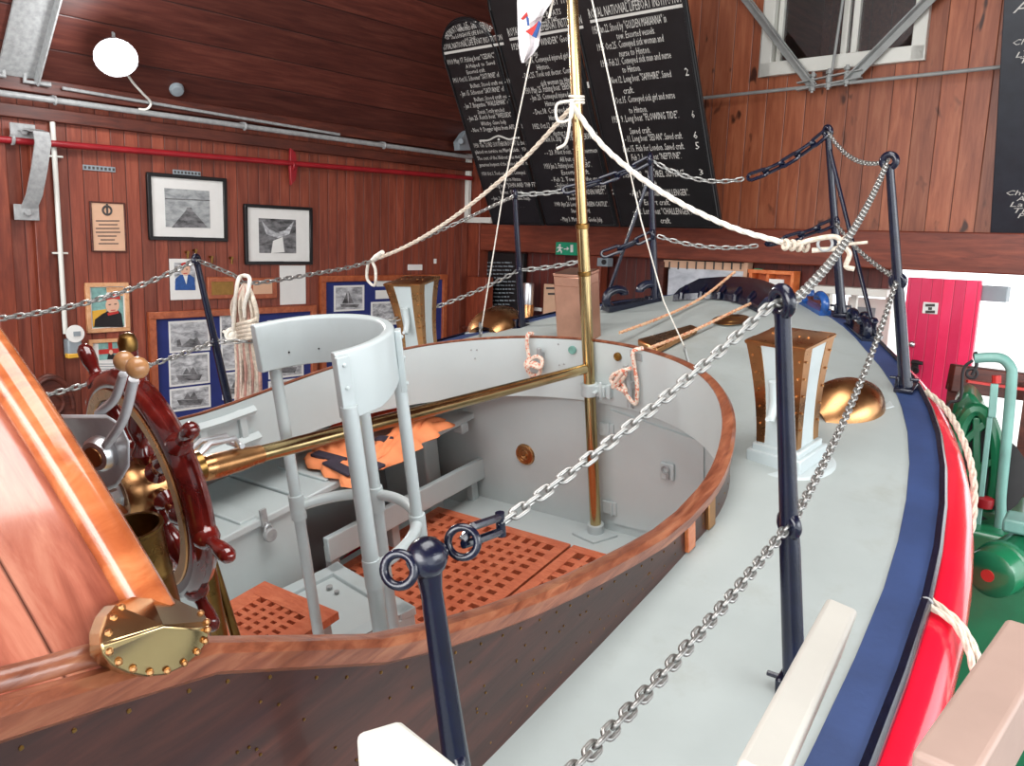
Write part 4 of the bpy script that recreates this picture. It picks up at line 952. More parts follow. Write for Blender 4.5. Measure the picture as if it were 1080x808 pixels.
# ================================================================== THE BOATHOUSE
UL, VE = -6.6, 6.92
def st(name, mb, mat, **k): return prop(build(name, mb, mat, None, FR, **k), kind='structure')
def Wl(x, y, d=0): return rU(x, y, UL+d)
def We(x, y, d=0): return rV(x, y, VE-d)
RU = -2.35; EZ = .90; SL = math.tan(radians(46))
mb = MB(); mb.box((UL-.06, 1.2, (EZ-.02-CZ)/2), (.12, 11.5, EZ-.02+CZ)); st('wall_left', mb, M['wall'])
wu0, wu1, wz0 = We(803,81).x, We(977,60).x, 1.41; wz1 = 2.5
beam_t, beam_b = .155, -.135
o0 = We(863, 310).x; o1 = 1.2; oz = beam_b-.16
mb = MB(); T = .12; y = VE+T/2
for u0, u1, z0, z1 in ((UL-.1, wu0+.04, beam_b, 4.8), (wu1-.04, 2.2, beam_b, 4.8), (wu0+.04, wu1-.04, beam_b, wz0+.04), (wu0+.04, wu1-.04, wz1-.04, 4.8)):
    mb.box(((u0+u1)/2, y, (z0+z1)/2), (u1-u0, T, z1-z0))
st('wall_far', mb, M['wall_end'])
mb = MB()
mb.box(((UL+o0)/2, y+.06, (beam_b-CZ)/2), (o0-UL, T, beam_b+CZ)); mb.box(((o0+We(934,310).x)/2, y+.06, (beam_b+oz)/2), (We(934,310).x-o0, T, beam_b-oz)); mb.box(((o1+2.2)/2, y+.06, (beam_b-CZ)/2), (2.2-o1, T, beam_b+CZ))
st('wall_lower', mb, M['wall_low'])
mb = MB(); mb.box(((UL+2.2)/2, VE-.07, (beam_t+beam_b)/2), (2.2-UL, .14, beam_t-beam_b)); st('trim_1', mb, M['beam'], bev=.01)
mb = MB(); mb.box((We(632,300).x, VE-.04, (beam_b-CZ)/2), (.16, .13, beam_b+CZ)); st('trim_2', mb, M['beam_v'], bev=.008)
mb = MB(); mb.box((UL+.09, VE-.08, (EZ-CZ)/2), (.18, .16, EZ+CZ)); st('trim_3', mb, M['beam_v'], bev=.008)
mb = MB(); mb.box((UL+.24, VE-.2, (-.42-CZ)/2), (.30, .12, -.42+CZ)); st('trim_4', mb, M['beam_v'], bev=.008)
# eaves boards of the side wall
mb = MB(); z = Wl(258,150).z; mb.box((UL+.03, 1.2, z+.02), (.06, 11.4, .09)); mb.box((UL+.05, 1.2, Wl(258,128).z+.03), (.10, 11.4, .10)); st('trim_5', mb, M['dark_wood'], bev=.006)
for i, (x0, x1) in enumerate(((-8, 8), (36, 46))):
    p, q = Wl(x0, 250), Wl(x1, 250); mb = MB(); mb.box((UL+.03, (p.y+q.y)/2, (.55-CZ)/2), (.06, abs(q.y-p.y)+.02, .55+CZ)); st('trim_%d' % (6+i), mb, M['beam_v'], bev=.006)
mb = MB()
for sg in (-1, 1):
    e = RU + sg*(RU-UL+.15)*1.0; z0 = EZ-.15*SL; 
    zr = EZ+(RU-UL)*SL
    mb.prism([(e, -4.6, z0), (RU, -4.6, zr), (RU, -4.6, zr+.1), (e, -4.6, z0+.1)], (0, 11.7, 0))
st('ceiling', mb, M['ceil'])
mb = MB(); mb.box((-1.5, .8, -CZ-.05), (13, 12.4, .1)); st('floor', mb, M['floor'])
mb = MB(); mb.box((0, 27, -CZ-.08), (60, 40, .1)); st('ground', mb, M['ground'])
# window in the gable
w1 = None
mb = MB(); fw = .10
for u0, u1, z0, z1 in ((wu0, wu0+fw, wz0, wz1), (wu1-fw, wu1, wz0, wz1), (wu0, wu1, wz0, wz0+.11), (wu0, wu1, wz1-fw, wz1)): mb.box(((u0+u1)/2, VE-.005, (z0+z1)/2), (u1-u0, .10, z1-z0))
for u in (wu0+.13, (wu0+wu1)/2+.02, (wu0+wu1)/2+.10): mb.box((u, VE+.03, (wz0+wz1)/2), (.05 if u > wu0+.2 else .04, .05, wz1-wz0))
w1 = st('window_1', mb, M['white'], bev=.006)
mb = MB(); mb.box(((wu0+wu1)/2, VE+.05, (wz0+wz1)/2), (wu1-wu0-.1, .006, wz1-wz0-.1)); build('window_pane', mb, M['glass'], w1)
mb = MB()                                    # dark loft behind the glass
c = ((wu0+wu1)/2, VE+.9, (wz0+wz1)/2); hw, hd, hh = (wu1-wu0)/2+.2, .78, (wz1-wz0)/2+.2
mb.add([(c[0]+x*hw, c[1]+y_*hd, c[2]+z*hh) for x in (-1,1) for y_ in (-1,1) for z in (-1,1)], [(2,3,7,6),(0,1,3,2),(4,6,7,5),(0,2,6,4),(1,5,7,3)])
st('wall_rear', mb, M['ceil'])
# second window, mostly hidden by the boards
p, q = We(489,160), We(521,233); mb = MB()
a = We(493, 232, .2); mb.box((a.x, VE-.2, a.z+.40), (.055, .05, .86)); mb.box((a.x+.17, VE-.2, a.z+.0), (.40, .05, .06)); st('window_2', mb, M['white'], bev=.004)
# ------------------------------------------------------------------ roof steel
def rbar(mb, p, q, w, h, up=(0,0,1)): mb.bar(p, q, w, h, up)
truss = thing('roof_truss_strut', We(880, 84, .12), 'grey steel truss struts meeting in a V at the tie rod before the gable window', 'roof truss', FR)
D = .12
mb = MB(); p, q = We(783,-6,D), We(858,92,D); p = q+(p-q)*1.9; mb.bar(p, q, .07, .012, (0,1,0)); mb.bar(p+V3((.03,-.03,0)), q+V3((.03,-.03,0)), .012, .06, (0,1,0)); build('strut', mb, M['steel_paint'], truss, bev=.002)
mb = MB(); p, q = We(990,-10,D), We(897,84,D); p = q+(p-q)*1.9; mb.bar(p, q, .075, .012, (0,1,0)); mb.bar(p+V3((-.03,-.03,.0)), q+V3((-.03,-.03,0)), .012, .06, (0,1,0)); build('strut', mb, M['steel_paint'], truss, bev=.002)
mb = MB(); mb.cyl(We(735,104,D), We(1062,70,D), .014, 12); build('tie_rod', mb, M['steel_paint'], truss)
mb = MB(); p, q = We(892,-20,D), We(875,92,D); p = q+(p-q)*1.9; mb.cyl(p, q, .011, 10); build('king_rod', mb, M['steel_paint'], truss)
mb = MB(); p, q = We(842,93,D), We(910,79,D)
for dz in (-.02,.035): mb.bar(p+V3((0,-.02,dz)), q+V3((0,-.02,dz)), .05, .010)
for x in (858, 875, 894):
    c = We(x, 88-(x-858)*.2, D); mb.cyl(c+V3((0,-.02,-.075)), c+V3((0,-.02,.085)), .013, 8); mb.cyl(c+V3((0,-.02,-.06)), c+V3((0,-.02,-.035)), .026, 6); mb.cyl(c+V3((0,-.02,.045)), c+V3((0,-.02,.07)), .026, 6); mb.cyl(c+V3((0,-.02,-.02)), c+V3((0,-.02,.035)), .022, 10)
build('joint_plate', mb, M['steel_paint'], truss)
# rafter foot at the eaves, far left
rf = thing('roof_rafter', Wl(20, 84, .1), 'grey steel rafter foot bolted at the eaves, top left', 'roof rafter', FR)
p = Wl(17, 80, .10); rd = V3((cos(radians(46)), 0, sin(radians(46)))); ru_ = V3((-rd.z, 0, rd.x)); q = p+rd*1.6
mb = MB(); mb.bar(p, q, .24, .02, ru_); mb.bar(p+V3((.03,.115,-.03)), q+V3((.03,.115,-.03)), .014, .08, ru_); build('rafter', mb, M['galv_grey'], rf, bev=.003)
mb = MB()
for x0, y0, x1, y1 in ((3,60,4,80),(27,62,26,86)):
    a, b = Wl(x0, y0, .12), Wl(x1, y1, .12); mb.tube([a, b, b+V3((.02, .16 if x0 > 10 else -.12, .0))], .018, 8)
    mb.cyl(a+V3((.0,0,0)), a+V3((.05,0,0)), .022, 6)
build('foot_bracket', mb, M['galv_grey'], rf)
# wall strap
p, q = Wl(27,140,.05), Wl(28,223,.05)
wsb = thing('strap_bracket', q, 'bent grey steel strap bracket bolted across the red pipe', 'bracket', FR)
mb = MB(); rows = []
for (x, y, d) in ((24,136,.09),(33,135,.15),(41,138,.21),(43,150,.22),(39,178,.19),(34,205,.14),(28,220,.09)): 
    a = Wl(x-6, y, d); rows.append([a, a+V3((0,.105,0))])
mb.shell(rows, .012); build('strap', mb, M['galv_grey'], wsb, ang=50)
for x, y in ((24,139),(28,224)): a = Wl(x, y, .08); mb = MB(); mb.box(a, (.02,.16,.11)); mb.cyl(a, a+V3((.04,0,0)), .025, 6); build('bolt_plate', mb, M['galv_grey'], wsb, bev=.004)
# pipes
rp = thing('red_pipe', (UL+.08, 3, Wl(250,167).z), 'long dark red pipe running along the boarded side wall', 'pipe', FR)
mb = MB(); za, zb = Wl(0,147,.08), Wl(497,188,.08); d = (zb-za); mb.cyl(za-d*.35, zb, .024, 14); build('pipe', mb, M['red_pipe'], rp)
a = Wl(307,175,.06); mb = MB(); mb.prism([a+V3((0,y_,z_)) for y_, z_ in ((-.02,-.17),(.03,-.12),(.05,0),(.03,.12),(-.02,.15),(-.03,.0))], (.03,0,0)); mb.torus(a+V3((.02,0,0)), (0,1,0), .03, .012, 16, 6); build('pipe_clip', mb, M['red_pipe'], rp, bev=.004)
a = Wl(12,147,.06); mb = MB(); mb.torus(a+V3((.02,0,0)), (0,1,0), .03, .012, 16, 6); build('pipe_clip', mb, M['galv_grey'], rp)
cdt = thing('conduit', (UL+.12, 3, Wl(258,132).z), 'grey conduit running along the eaves above the red pipe', 'conduit', FR)
mb = MB(); za, zb = Wl(0,98,.12), Wl(497,166,.12); d = zb-za; mb.cyl(za-d*.3, zb, .022, 12); build('tube', mb, M['galv_grey'], cdt)
for x in (58, 258, 405): a = Wl(x, 98+x*.137, .12); mb = MB(); mb.torus(a, (0,1,0), .026, .009, 14, 6); mb.box(a+V3((-.04,0,.02)), (.06,.02,.03)); build('clip', mb, M['galv_grey'], cdt)
mb = MB(); za, zb = Wl(66,96,.13), Wl(358,146,.13); mb.cyl(za+V3((0,0,.02)), zb+V3((0,0,.035)), .012, 8); prop(build('thin_pipe', mb, M['galv_grey'], None, FR), 'thin pale pipe just above the eaves conduit', 'pipe')
wp_ = thing('white_pipe', Wl(69,352,.04), 'white vertical plastic cable pipe beside the steel strap bracket', 'pipe', FR)
mb = MB(); mb.cyl(Wl(55,125,.04), Wl(69,352,.04), .018, 12); build('tube', mb, M['white'], wp_)
for x, y in ((57.5,165),(63,267)): a = Wl(x,y,.03); mb = MB(); mb.box(a, (.03,.11,.014)); build('pipe_saddle', mb, M['white'], wp_, bev=.004)
sw = thing('switch_box', Wl(74,377,.04), 'grey socket box with yellow cover at the foot of the white pipe', 'switch box', FR)
a, b = Wl(66,357), Wl(82,374); mb = MB(); mb.box((UL+.05, (a.y+b.y)/2, (a.z+b.z)/2), (.09, b.y-a.y, a.z-b.z)); build('box', mb, M['plastic'], sw, bev=.012)
a = Wl(76,375,.07); mb = MB(); mb.box(a, (.06,.08,.035)); build('socket_cover', mb, M['yellow'], sw, bev=.006)
a = Wl(79,352,.09); mb = MB(); mb.cyl(a, a+V3((.01,0,0)), .065, 24); dsk = build('round_label', mb, M['paper'], sw)
mb = MB(); mb.box(a+V3((.014,.01,0)), (.004,.05,.035)); build('label_mark', mb, M['plastic'], dsk)
# floodlight with its cable, and the detector
lp = rU(122, 60, UL+.60)
fl_ = thing('floodlight', lp, 'glaring white floodlight under the roof boards, top left', 'floodlight', FR)
em = bpy.data.materials.new('lamp_glow'); em.use_nodes = True; em.node_tree.nodes['Principled BSDF'].inputs['Emission Color'].default_value = (1,.97,.95,1); em.node_tree.nodes['Principled BSDF'].inputs['Emission Strength'].default_value = 40
n_ = V3((.75,-.25,-.6)).normalized(); mb = MB(); mb.lathe([(.06,-.16),(.11,-.06),(.135,0),(.14,.015),(.125,.015)], lp, n_, 24); build('housing', mb, M['alum'], fl_)
mb = MB(); mb.lathe([(.001,.03),(.07,.028),(.122,.014)], lp, n_, 24, False); build('lens', mb, em, fl_)
mb = MB(); mb.bar(lp-n_*.10, V3((lp.x-.02, lp.y, lp.z+.16)), .03, .012, (0,1,0)); build('yoke', mb, M['galv_grey'], fl_)
mb = MB(); mb.tube(spline([lp-n_*.06, Wl(138,84,.3), Wl(150,98,.22), Wl(159,108,.16), Wl(155,115,.14), Wl(146,115,.13)], 8), .009, 8); prop(build('lamp_cable', mb, M['white'], None, FR), 'looping cable from the floodlight to the eaves conduit', 'cable')
a = rU(186, 96, UL+.16); mb = MB(); mb.lathe([(.055,-.0),(.055,.02),(.045,.04),(.01,.045)], a+V3((0,0,.02)), (.66,-.1,-.74), 22); prop(build('smoke_detector', mb, M['plastic'], None, FR), 'small round grey smoke detector on the roof boards', 'smoke detector')
a, b = Wl(478,130,.16), Wl(494,158,.16); mb = MB(); mb.prism([Wl(x, y, .16) for x, y in ((479,159),(478,150),(486,138),(490,138),(495,159))], (.08,0,0)); mb.cyl(Wl(486,149,.24), Wl(486,149,.27), .03, 12); prop(build('junction_box', mb, M['plastic'], None, FR, bev=.006), 'grey junction box in the corner beside the arched honours board', 'junction box')
# ------------------------------------------------------------------ pictures on the side wall
def lrect(x0, y0, x1, y1, d=0):              # photo rectangle -> (v0, v1, z0, z1) on the side wall
    a, b, c_, e = Wl(x0,y0,d), Wl(x1,y1,d), Wl(x0,y1,d), Wl(x1,y0,d)
    return (a.y+c_.y)/2, (b.y+e.y)/2, (b.z+c_.z)/2, (a.z+e.z)/2
def slab(name, r, d0, d1, mat, par=None, bev=0, **k):
    mb = MB(); mb.box((UL+(d0+d1)/2, (r[0]+r[1])/2, (r[2]+r[3])/2), (d1-d0, r[1]-r[0], r[3]-r[2])); return build(name, mb, mat, par, FR, bev=bev, **k)
def fr_mesh(r, w, d0, d1):
    mb = MB(); v0, v1, z0, z1 = r; x = UL+(d0+d1)/2; t = d1-d0
    mb.box((x, (v0+v1)/2, z1-w/2), (t, v1-v0, w)); mb.box((x, (v0+v1)/2, z0+w/2), (t, v1-v0, w)); mb.box((x, v0+w/2, (z0+z1)/2), (t, w, z1-z0-2*w)); mb.box((x, v1-w/2, (z0+z1)/2), (t, w, z1-z0-2*w)); return mb
def picture(name, px, label, cat, fw, fmat, mount, d=.03, group=None):
    r = lrect(*px); t = thing(name, (UL, (r[0]+r[1])/2, r[2]), label, cat, FR, group)
    build('frame', fr_mesh(r, fw, 0, d), fmat, t, bev=.003, seg=1)
    slab('mount', (r[0]+fw*.8, r[1]-fw*.8, r[2]+fw*.8, r[3]-fw*.8), .004, .012, mount, t)
    return t
def flatpoly(name, pts, d, mat, par, th=.002):
    mb = MB(); mb.prism([Wl(x, y, d) for x, y in pts], (th, 0, 0)); return build(name, mb, mat, par, flat=True)
def ell(cx, cy, rx, ry, n=16): return [(cx+rx*cos(2*pi*k/n), cy+ry*sin(2*pi*k/n)) for k in range(n)]
p1 = picture('framed_photograph', (155,185,238,254), 'black-framed photograph of a pier running out to sea, the larger and higher of two', 'picture', .03, M['black'], M['paper'])
ph = slab('photo_print', lrect(174,200,221,240,.012), .012, .015, M['sea'], p1)
flatpoly('pier', ((181,240),(196,222),(197,219),(202,219),(203,222),(219,240)), .0155, M['ph_dark'], ph)
flatpoly('horizon_line', ((174,209),(221,211),(221,212),(174,210)), .0155, M['ph_dark'], ph)
p2 = picture('framed_photograph', (257,217,328,279), 'black-framed photograph of machinery, the smaller and lower of two', 'picture', .028, M['black'], M['paper'])
ph = slab('photo_print', lrect(273,231,312,267,.012), .012, .015, M['ph_dark'], p2)
flatpoly('pale_shape', ((276,233),(284,242),(292,245),(301,243),(310,233),(305,247),(293,251),(281,247)), .0155, M['ph'][3], ph); flatpoly('pale_shape', ((288,254),(298,250),(300,266),(286,267)), .0155, M['paper'], ph)
p3 = picture('certificate', (95,213,132,266), 'tan certificate with a crest in a thin dark frame', 'certificate', .012, M['dark_wood'], M['paper_tan'], .02)
mb = MB(); c = Wl(113,222,.013); mb.torus(c, (1,0,0), .032, .008, 20, 6); mb.bar(c+V3((.0,0,-.035)), c+V3((0,0,.05)), .014, .006, (1,0,0)); mb.bar(c+V3((0,-.02,.03)), c+V3((0,.02,.03)), .01, .006, (1,0,0)); build('crest', mb, M['ink'], p3)
mb = MB()
for k, (a, b) in enumerate(((101,126),(104,124),(101,126),(101,127),(103,123),(106,121),(104,125))): p, q = Wl(a, 233+4*k, .0125), Wl(b, 233+4*k, .0125); mb.bar(p, q, .008, .002, (1,0,0))
build('writing', mb, M['ink'], p3, kind='stuff')
for (px, lab) in (((87,175,121,180.5), 'small narrow name strip above the tan certificate'), ((182,180,211,185), 'small narrow name strip above the larger black-framed photograph')):
    r = lrect(*px); t = thing('name_strip', (UL, (r[0]+r[1])/2, r[2]), lab, 'label', FR); slab('strip', r, 0, .012, M['plastic'], t, .002)
    mb = MB(); n = 8
    for k in range(n): v = r[0]+(r[1]-r[0])*(k+.5)/n; mb.box((UL+.013, v, (r[2]+r[3])/2), (.002, (r[1]-r[0])/n*.55, (r[3]-r[2])*.5))
    build('mark', mb, M['ink'], t, kind='stuff')
p4 = picture('framed_portrait', (90,298,135,350), 'pale-framed colour portrait of a person in a red-banded cap and dark uniform', 'picture', .03, M['frame_pale'], M['paper'])
ph = slab('photo_print', lrect(97,303,130,345,.012), .012, .015, M['teal_print'], p4)
flatpoly('curtain', ((112,303),(130,303),(130,312),(113,312)), .0155, M['frame_pale'], ph); flatpoly('counter', ((97,328),(112,326),(112,332),(98,345)), .0155, M['yellow'], ph)
flatpoly('dark_tunic', ((99,345),(100,337),(108,331),(114,328),(124,327),(128,331),(130,345)), .016, M['black'], ph); flatpoly('collar', ((113,330),(125,328),(125,330.5),(114,333)), .018, M['red_print'], ph)
flatpoly('face', ell(118.5,322,7.2,8.5), .017, M['skin'], ph); flatpoly('cap', ((110,317),(110,311.5),(118,309.5),(126,311),(127,316),(119,315)), .018, M['red_print'], ph); flatpoly('cap_top', ((110.5,312),(113,308.5),(122,308),(126,311),(118,310)), .019, M['paper'], ph)
flatpoly('features', ((114.5,321),(117,320.6),(117,321.6),(114.5,322)), .019, M['ink'], ph); flatpoly('features', ((120.5,320.4),(123,320),(123,321),(120.5,321.4)), .019, M['ink'], ph); flatpoly('features', ((117,327),(121.5,326.6),(121.5,327.4),(117,327.8)), .019, M['red_print'], ph)
p5 = picture('framed_certificate', (94,357,137,410), 'pale-framed certificate headed by a red cross flag, below the capped portrait', 'certificate', .026, M['frame_pale'], M['paper'])
slab('flag_field', lrect(104,361,128,379,.012), .012, .014, M['teal_print'], p5); slab('flag_cross', lrect(104,368,128,373,.014), .014, .0155, M['red_print'], p5); slab('flag_cross', lrect(114.5,361,118.5,379,.014), .014, .0157, M['red_print'], p5)
flatpoly('figure', ((113,379),(114,374),(117,371.5),(120,374),(121.5,379)), .0165, M['black'], p5); flatpoly('figure_head', ell(117,371.5,2,2.6), .0175, M['skin'], p5)
mb = MB()
for k in range(8): p, q = Wl(102+.6*k*0, 384+2.6*k, .0125), Wl(128, 384+2.6*k, .0125); mb.bar(p, q, .006, .002, (1,0,0))
build('writing', mb, M['plastic'], p5, kind='stuff')
r = lrect(179,273,211,316); p6 = thing('portrait_print', (UL, (r[0]+r[1])/2, r[2]), 'unframed white print of a person in a blue jacket', 'picture', FR)
slab('paper', r, 0, .01, M['paper'], p6, .001); ph = slab('photo_print', lrect(184,277,206,306,.01), .01, .012, M['paper_tan'], p6); ph.data.materials[0] = M['ph'][3]
flatpoly('jacket', ((184.5,306),(185,294),(190,290),(200,289.5),(205,293),(206,306)), .013, M['blue_print'], ph); flatpoly('shirt', ((193,290),(198,290),(196.5,300)), .0145, M['paper'], ph); flatpoly('face', ell(195.5,284.5,5,6.5), .0145, M['skin'], ph); flatpoly('hair', ((190.5,283),(191,278),(195,276.5),(200,278),(200.5,282),(198,280),(193,280)), .016, M['red_print'], ph)
for k, x in enumerate((192.5, 197)): flatpoly('features', ell(x, 284, .9, .6, 8), .0165, M['ink'], ph)
flatpoly('features', ((193.5,288),(197.5,287.8),(197.5,288.6),(193.5,288.8)), .0165, M['red_print'], ph)
for px, inn, m_, lab in (((218,292,248,315), (223,297,246,311), 'brass_dull', 'wooden plaque with dull brass plate, beside the blue-jacket print'), ((262,293,291,315), (267,297.5,287,310), 'paper_tan', 'wooden plaque with tan paper, half hidden by the hanging cordage')):
    r = lrect(*px); t = thing('wall_plaque', (UL, (r[0]+r[1])/2, r[2]), lab, 'plaque', FR); slab('board', r, 0, .025, M['frame_wood'], t, .006); slab('plate', lrect(*inn, .025), .025, .029, M[m_], t, .001)
r = lrect(295,280,322,321); prop(slab('white_sheet', r, 0, .006, M['paper']), 'blank white sheet below the machinery photograph', 'paper')
r = lrect(430,279,445,285); prop(slab('paper_label', r, 0, .006, M['paper']), 'small white paper label above the right blue photo board', 'label')
r = lrect(457.5,273,460,278); prop(slab('paper_label', r, 0, .006, M['paper']), 'tiny white label near the corner post', 'label')
def hooks(px, py, lab):
    mb = MB(); a = Wl(px, py, 0); mb.cyl(a, a+V3((.04,0,0)), .012, 8); mb.cyl(a+V3((.03,0,-.05)), a+V3((.03,0,0)), .010, 8); prop(build('wall_hook', mb, M['brass_dull'], None, FR), lab, 'hook')
hooks(196, 266, 'small brass hook below the larger black-framed photograph, left of a pair'); hooks(204.5, 264, 'small brass hook below the larger black-framed photograph, right of a pair')
hooks(221.5, 271, 'small pale hook above the dull brass plaque'); hooks(242.5, 272, 'small pale hook left of the machinery photograph')
def photoboard(px, label, prints):
    t = picture('photo_board', px, label, 'notice board', .055, M['frame_wood'], M['bluecard'], .04)
    for i, (x0, y0, x1, y1, kind) in enumerate(prints):
        pr = slab('print' if kind != 'note' else 'paper_note', lrect(x0, y0, x1, y1, .012), .012, .016, M['paper'], t)
        if kind != 'note':
            e = 2; slab('image', lrect(x0+e, y0+e, x1-e, y1-e, .016), .016, .018, M['ph'][i % 4], pr)
            cx, by, w = (x0+x1)/2, y1-7, (x1-x0)*.32
            if kind == 'boat': flatpoly('boat_shape', ((cx-w,by-3),(cx+w,by-4),(cx+w*.8,by+2),(cx-w*.8,by+2.5)), .0185, M['ph_dark'], pr); flatpoly('boat_shape', ((cx-w*.5,by-4),(cx-w*.2,by-11),(cx,by-6),(cx+w*.3,by-12),(cx+w*.6,by-4)), .0185, M['ph_dark'], pr)
            if kind == 'sail': flatpoly('boat_shape', ((cx-7,by-1),(cx-2,by-13),(cx-1,by-1)), .0185, M['ph_dark'], pr); flatpoly('boat_shape', ((cx,by-1),(cx-.5,by-14),(cx+5,by-1)), .0185, M['ph_dark'], pr); flatpoly('boat_shape', ((cx-9,by),(cx+11,by),(cx+9,by+3),(cx-8,by+3)), .0185, M['ph_dark'], pr)
            if kind == 'crowd': flatpoly('crowd_shape', [(cx-13,by+2),(cx-13,by-5),(cx-10,by-6),(cx-8,by+1),(cx-3,by-3),(cx+1,by-7),(cx+5,by-6),(cx+8,by-9),(cx+10,by-5),(cx+14,by+2)], .0185, M['ph_dark'], pr)
photoboard((158,325,332,470), 'blue photo board in orange wood frame, left of the pair and behind the hanging cordage', ((178,338,221,371,'crowd'),(178,373,221,406,'boat'),(179,408,222,432,'boat'),(232,331,262,360,'crowd'),(233,361,263,390,''),(234,392,264,420,'boat'),(282,337,320,375,''),(283,378,320,398,'boat'),(283,400,320,422,'')))
photoboard((337,290,468,440), 'blue photo board in orange wood frame, right of the pair and behind the port ventilator', ((352,301,384,328,'sail'),(397,295,419,302,'note'),(396,306,417,315,'note'),(391,318,421,343,''),(428,301,457,330,''),(433,339,447,356,'note'),(410,352,417,366,'note')))
# carved chair back / wooden shield behind the wheel
c = Wl(52,432,.12); t = thing('carved_panel', c+V3((0,0,-.2)), 'dark carved wooden panel with rounded top, half hidden by the shelter', 'panel', FR)
mb = MB(); mb.prism([c+V3((0, .17*cos(a), .27*sin(a))) for a in [pi*k/16 for k in range(17)]]+[c+V3((0,-.17,-.5)), c+V3((0,.17,-.5))], (.05,0,0)); build('panel', mb, M['dark_wood'], t, bev=.01)
mb = MB(); mb.tube([c+V3((.05, .15*cos(a), .24*sin(a))) for a in [pi*k/16 for k in range(17)]], .02, 8); mb.torus(c+V3((.06,0,.05)), (1,0,0), .08, .015, 20, 8); build('carving', mb, M['dark_wood'], t)
# ------------------------------------------------------------------ end wall, below the beam
def erect(x0, y0, x1, y1, d=0):
    a, b, c_, e = We(x0,y0,d), We(x1,y1,d), We(x0,y1,d), We(x1,y0,d); return (a.x+c_.x)/2, (b.x+e.x)/2, (b.z+c_.z)/2, (a.z+e.z)/2
def eslab(name, r, d0, d1, mat, par=None, bev=0, **k):
    mb = MB(); mb.box(((r[0]+r[1])/2, VE-(d0+d1)/2, (r[2]+r[3])/2), (r[1]-r[0], d1-d0, r[3]-r[2])); return build(name, mb, mat, par, FR, bev=bev, **k)
def epoly(name, pts, d, mat, par, th=-.003):
    mb = MB(); mb.prism([We(x, y, d) for x, y in pts], (0, th, 0)); return build(name, mb, mat, par, flat=True)
r = erect(586,255.5,607,269,.2); ex = thing('exit_sign', ((r[0]+r[1])/2, VE-.2, r[2]), 'green running-man exit sign with an arrow under the beam', 'exit sign', FR)
eslab('sign_plate', r, .15, .20, M['exit'], ex, .003)
d = .205
epoly('running_figure', ((589.6,257.9),(591,257.3),(591.8,258.5),(590.8,259.6),(589.5,259.2)), d, M['paper'], ex); epoly('running_figure', ((588.5,260),(591,259.8),(592.5,261.2),(594,261),(593.8,261.8),(591.9,262),(591.4,263.4),(593,265),(592.6,267.3),(591.7,267.2),(591.7,265.6),(590,264.2),(589.2,265.7),(587.3,266),(587.3,265.2),(588.8,264.6),(589.6,262),(588.6,261.4),(587.8,262.4),(587.2,262)), d, M['paper'], ex)
epoly('arrow', ((594.8,262.2),(598,262),(598,260.2),(600.3,262.3),(598,264.4),(598,263),(594.8,263.2)), d, M['paper'], ex); epoly('door_mark', ((601.7,258.3),(604.5,258.1),(604.5,266),(601.7,266.2)), d, M['paper'], ex)
r = erect(496,266,551,341,.02); tb_ = thing('text_board', ((r[0]+r[1])/2, VE, r[2]), 'black board of white script behind the shell cases, below the beam', 'board', FR)
eslab('board', r, -.04, .02, M['black'], tb_, .004)
rnd = random.Random(21); mb = MB(); v = 0
for k in range(15):
    y_ = 277+4.0*k; x0 = 497+rnd.uniform(0,7); x1 = 545-rnd.uniform(0,8); x = x0
    while x < x1:
        w = rnd.uniform(1.6,5); a, b = We(x, y_, .022), We(min(x+w, x1), y_, .022); mb.box((a+b)/2, (abs(b.x-a.x), .003, rnd.uniform(.008,.016))); x += w+1.1
build('writing', mb, M['plastic'], tb_, kind='stuff')
mb = MB(); a = We(492,342,.2); b = We(572,342,.2); mb.box(((a.x+b.x)/2, VE-.13, a.z-.03), (b.x-a.x, .28, .035)); prop(build('shelf', mb, M['dark_wood'], None, FR, bev=.006), 'dark wall shelf carrying the two shell cases', 'shelf')
for x, lab in ((506,'left'),(556,'right')):
    a = We(x, 341, .16); z1 = We(x, 299 if x < 530 else 297, .16).z; hh = z1-a.z; cx = V3((a.x, VE-.16, a.z-.012))
    t = thing('shell_case', cx, 'upright shell case with bright steel top on the dark shelf, the %s one' % lab, 'shell case', FR)
    mb = MB(); mb.lathe([(.075,0),(.075,.02),(.068,.03),(.066,hh*.48)], cx, (0,0,1), 20); build('case', mb, M['bronze'], t)
    mb = MB(); mb.lathe([(.058,hh*.48),(.06,hh*.5),(.06,hh*.97),(.055,hh)], cx, (0,0,1), 20); build('sleeve', mb, M['chrome'], t, label='bright steel sleeve')
for px, lab in (((514,323,531,327),'white label strip on the black text board'), ((508,332,523,336.5),'white label strip at the foot of the left shell case'), ((563.5,324.5,571,328),'white label strip right of the right shell case')):
    r = erect(*px, .27 if px[1] > 330 else .03); prop(eslab('label_strip', r, .02 if px[1] < 330 else .26, .028 if px[1] < 330 else .27, M['paper'], None), lab, 'label')
r = erect(573,300,592,346,.04); t = thing('paper_notice', ((r[0]+r[1])/2, VE, r[2]), 'tan paper notice on the dark lower boarding, left of the copper box', 'notice', FR); eslab('sheet', r, -.05, .04, M['paper_tan'], t)
mb = MB()
for k, (a, b) in enumerate(((576,587),(578,586))): p, q = We(a,304+6*k,.042), We(b,304+6*k,.042); mb.bar(p, q, .02, .003, (0,1,0))
build('heading', mb, M['ink'], t)
r = erect(630,272,641,281,.12); t = thing('switch_plate', ((r[0]+r[1])/2, VE, r[2]), 'grey switch plate on the post right of the mast', 'switch', FR); eslab('plate', r, .03, .125, M['plastic'], t, .004); epoly('dial', ell(637,276.5,2.6,2.8), .128, M['dark'], t)
r = erect(704,283,783,325,.05); t = thing('notice_board', ((r[0]+r[1])/2, VE, r[2]), 'pale marbled notice board under the beam beyond the bow', 'notice board', FR)
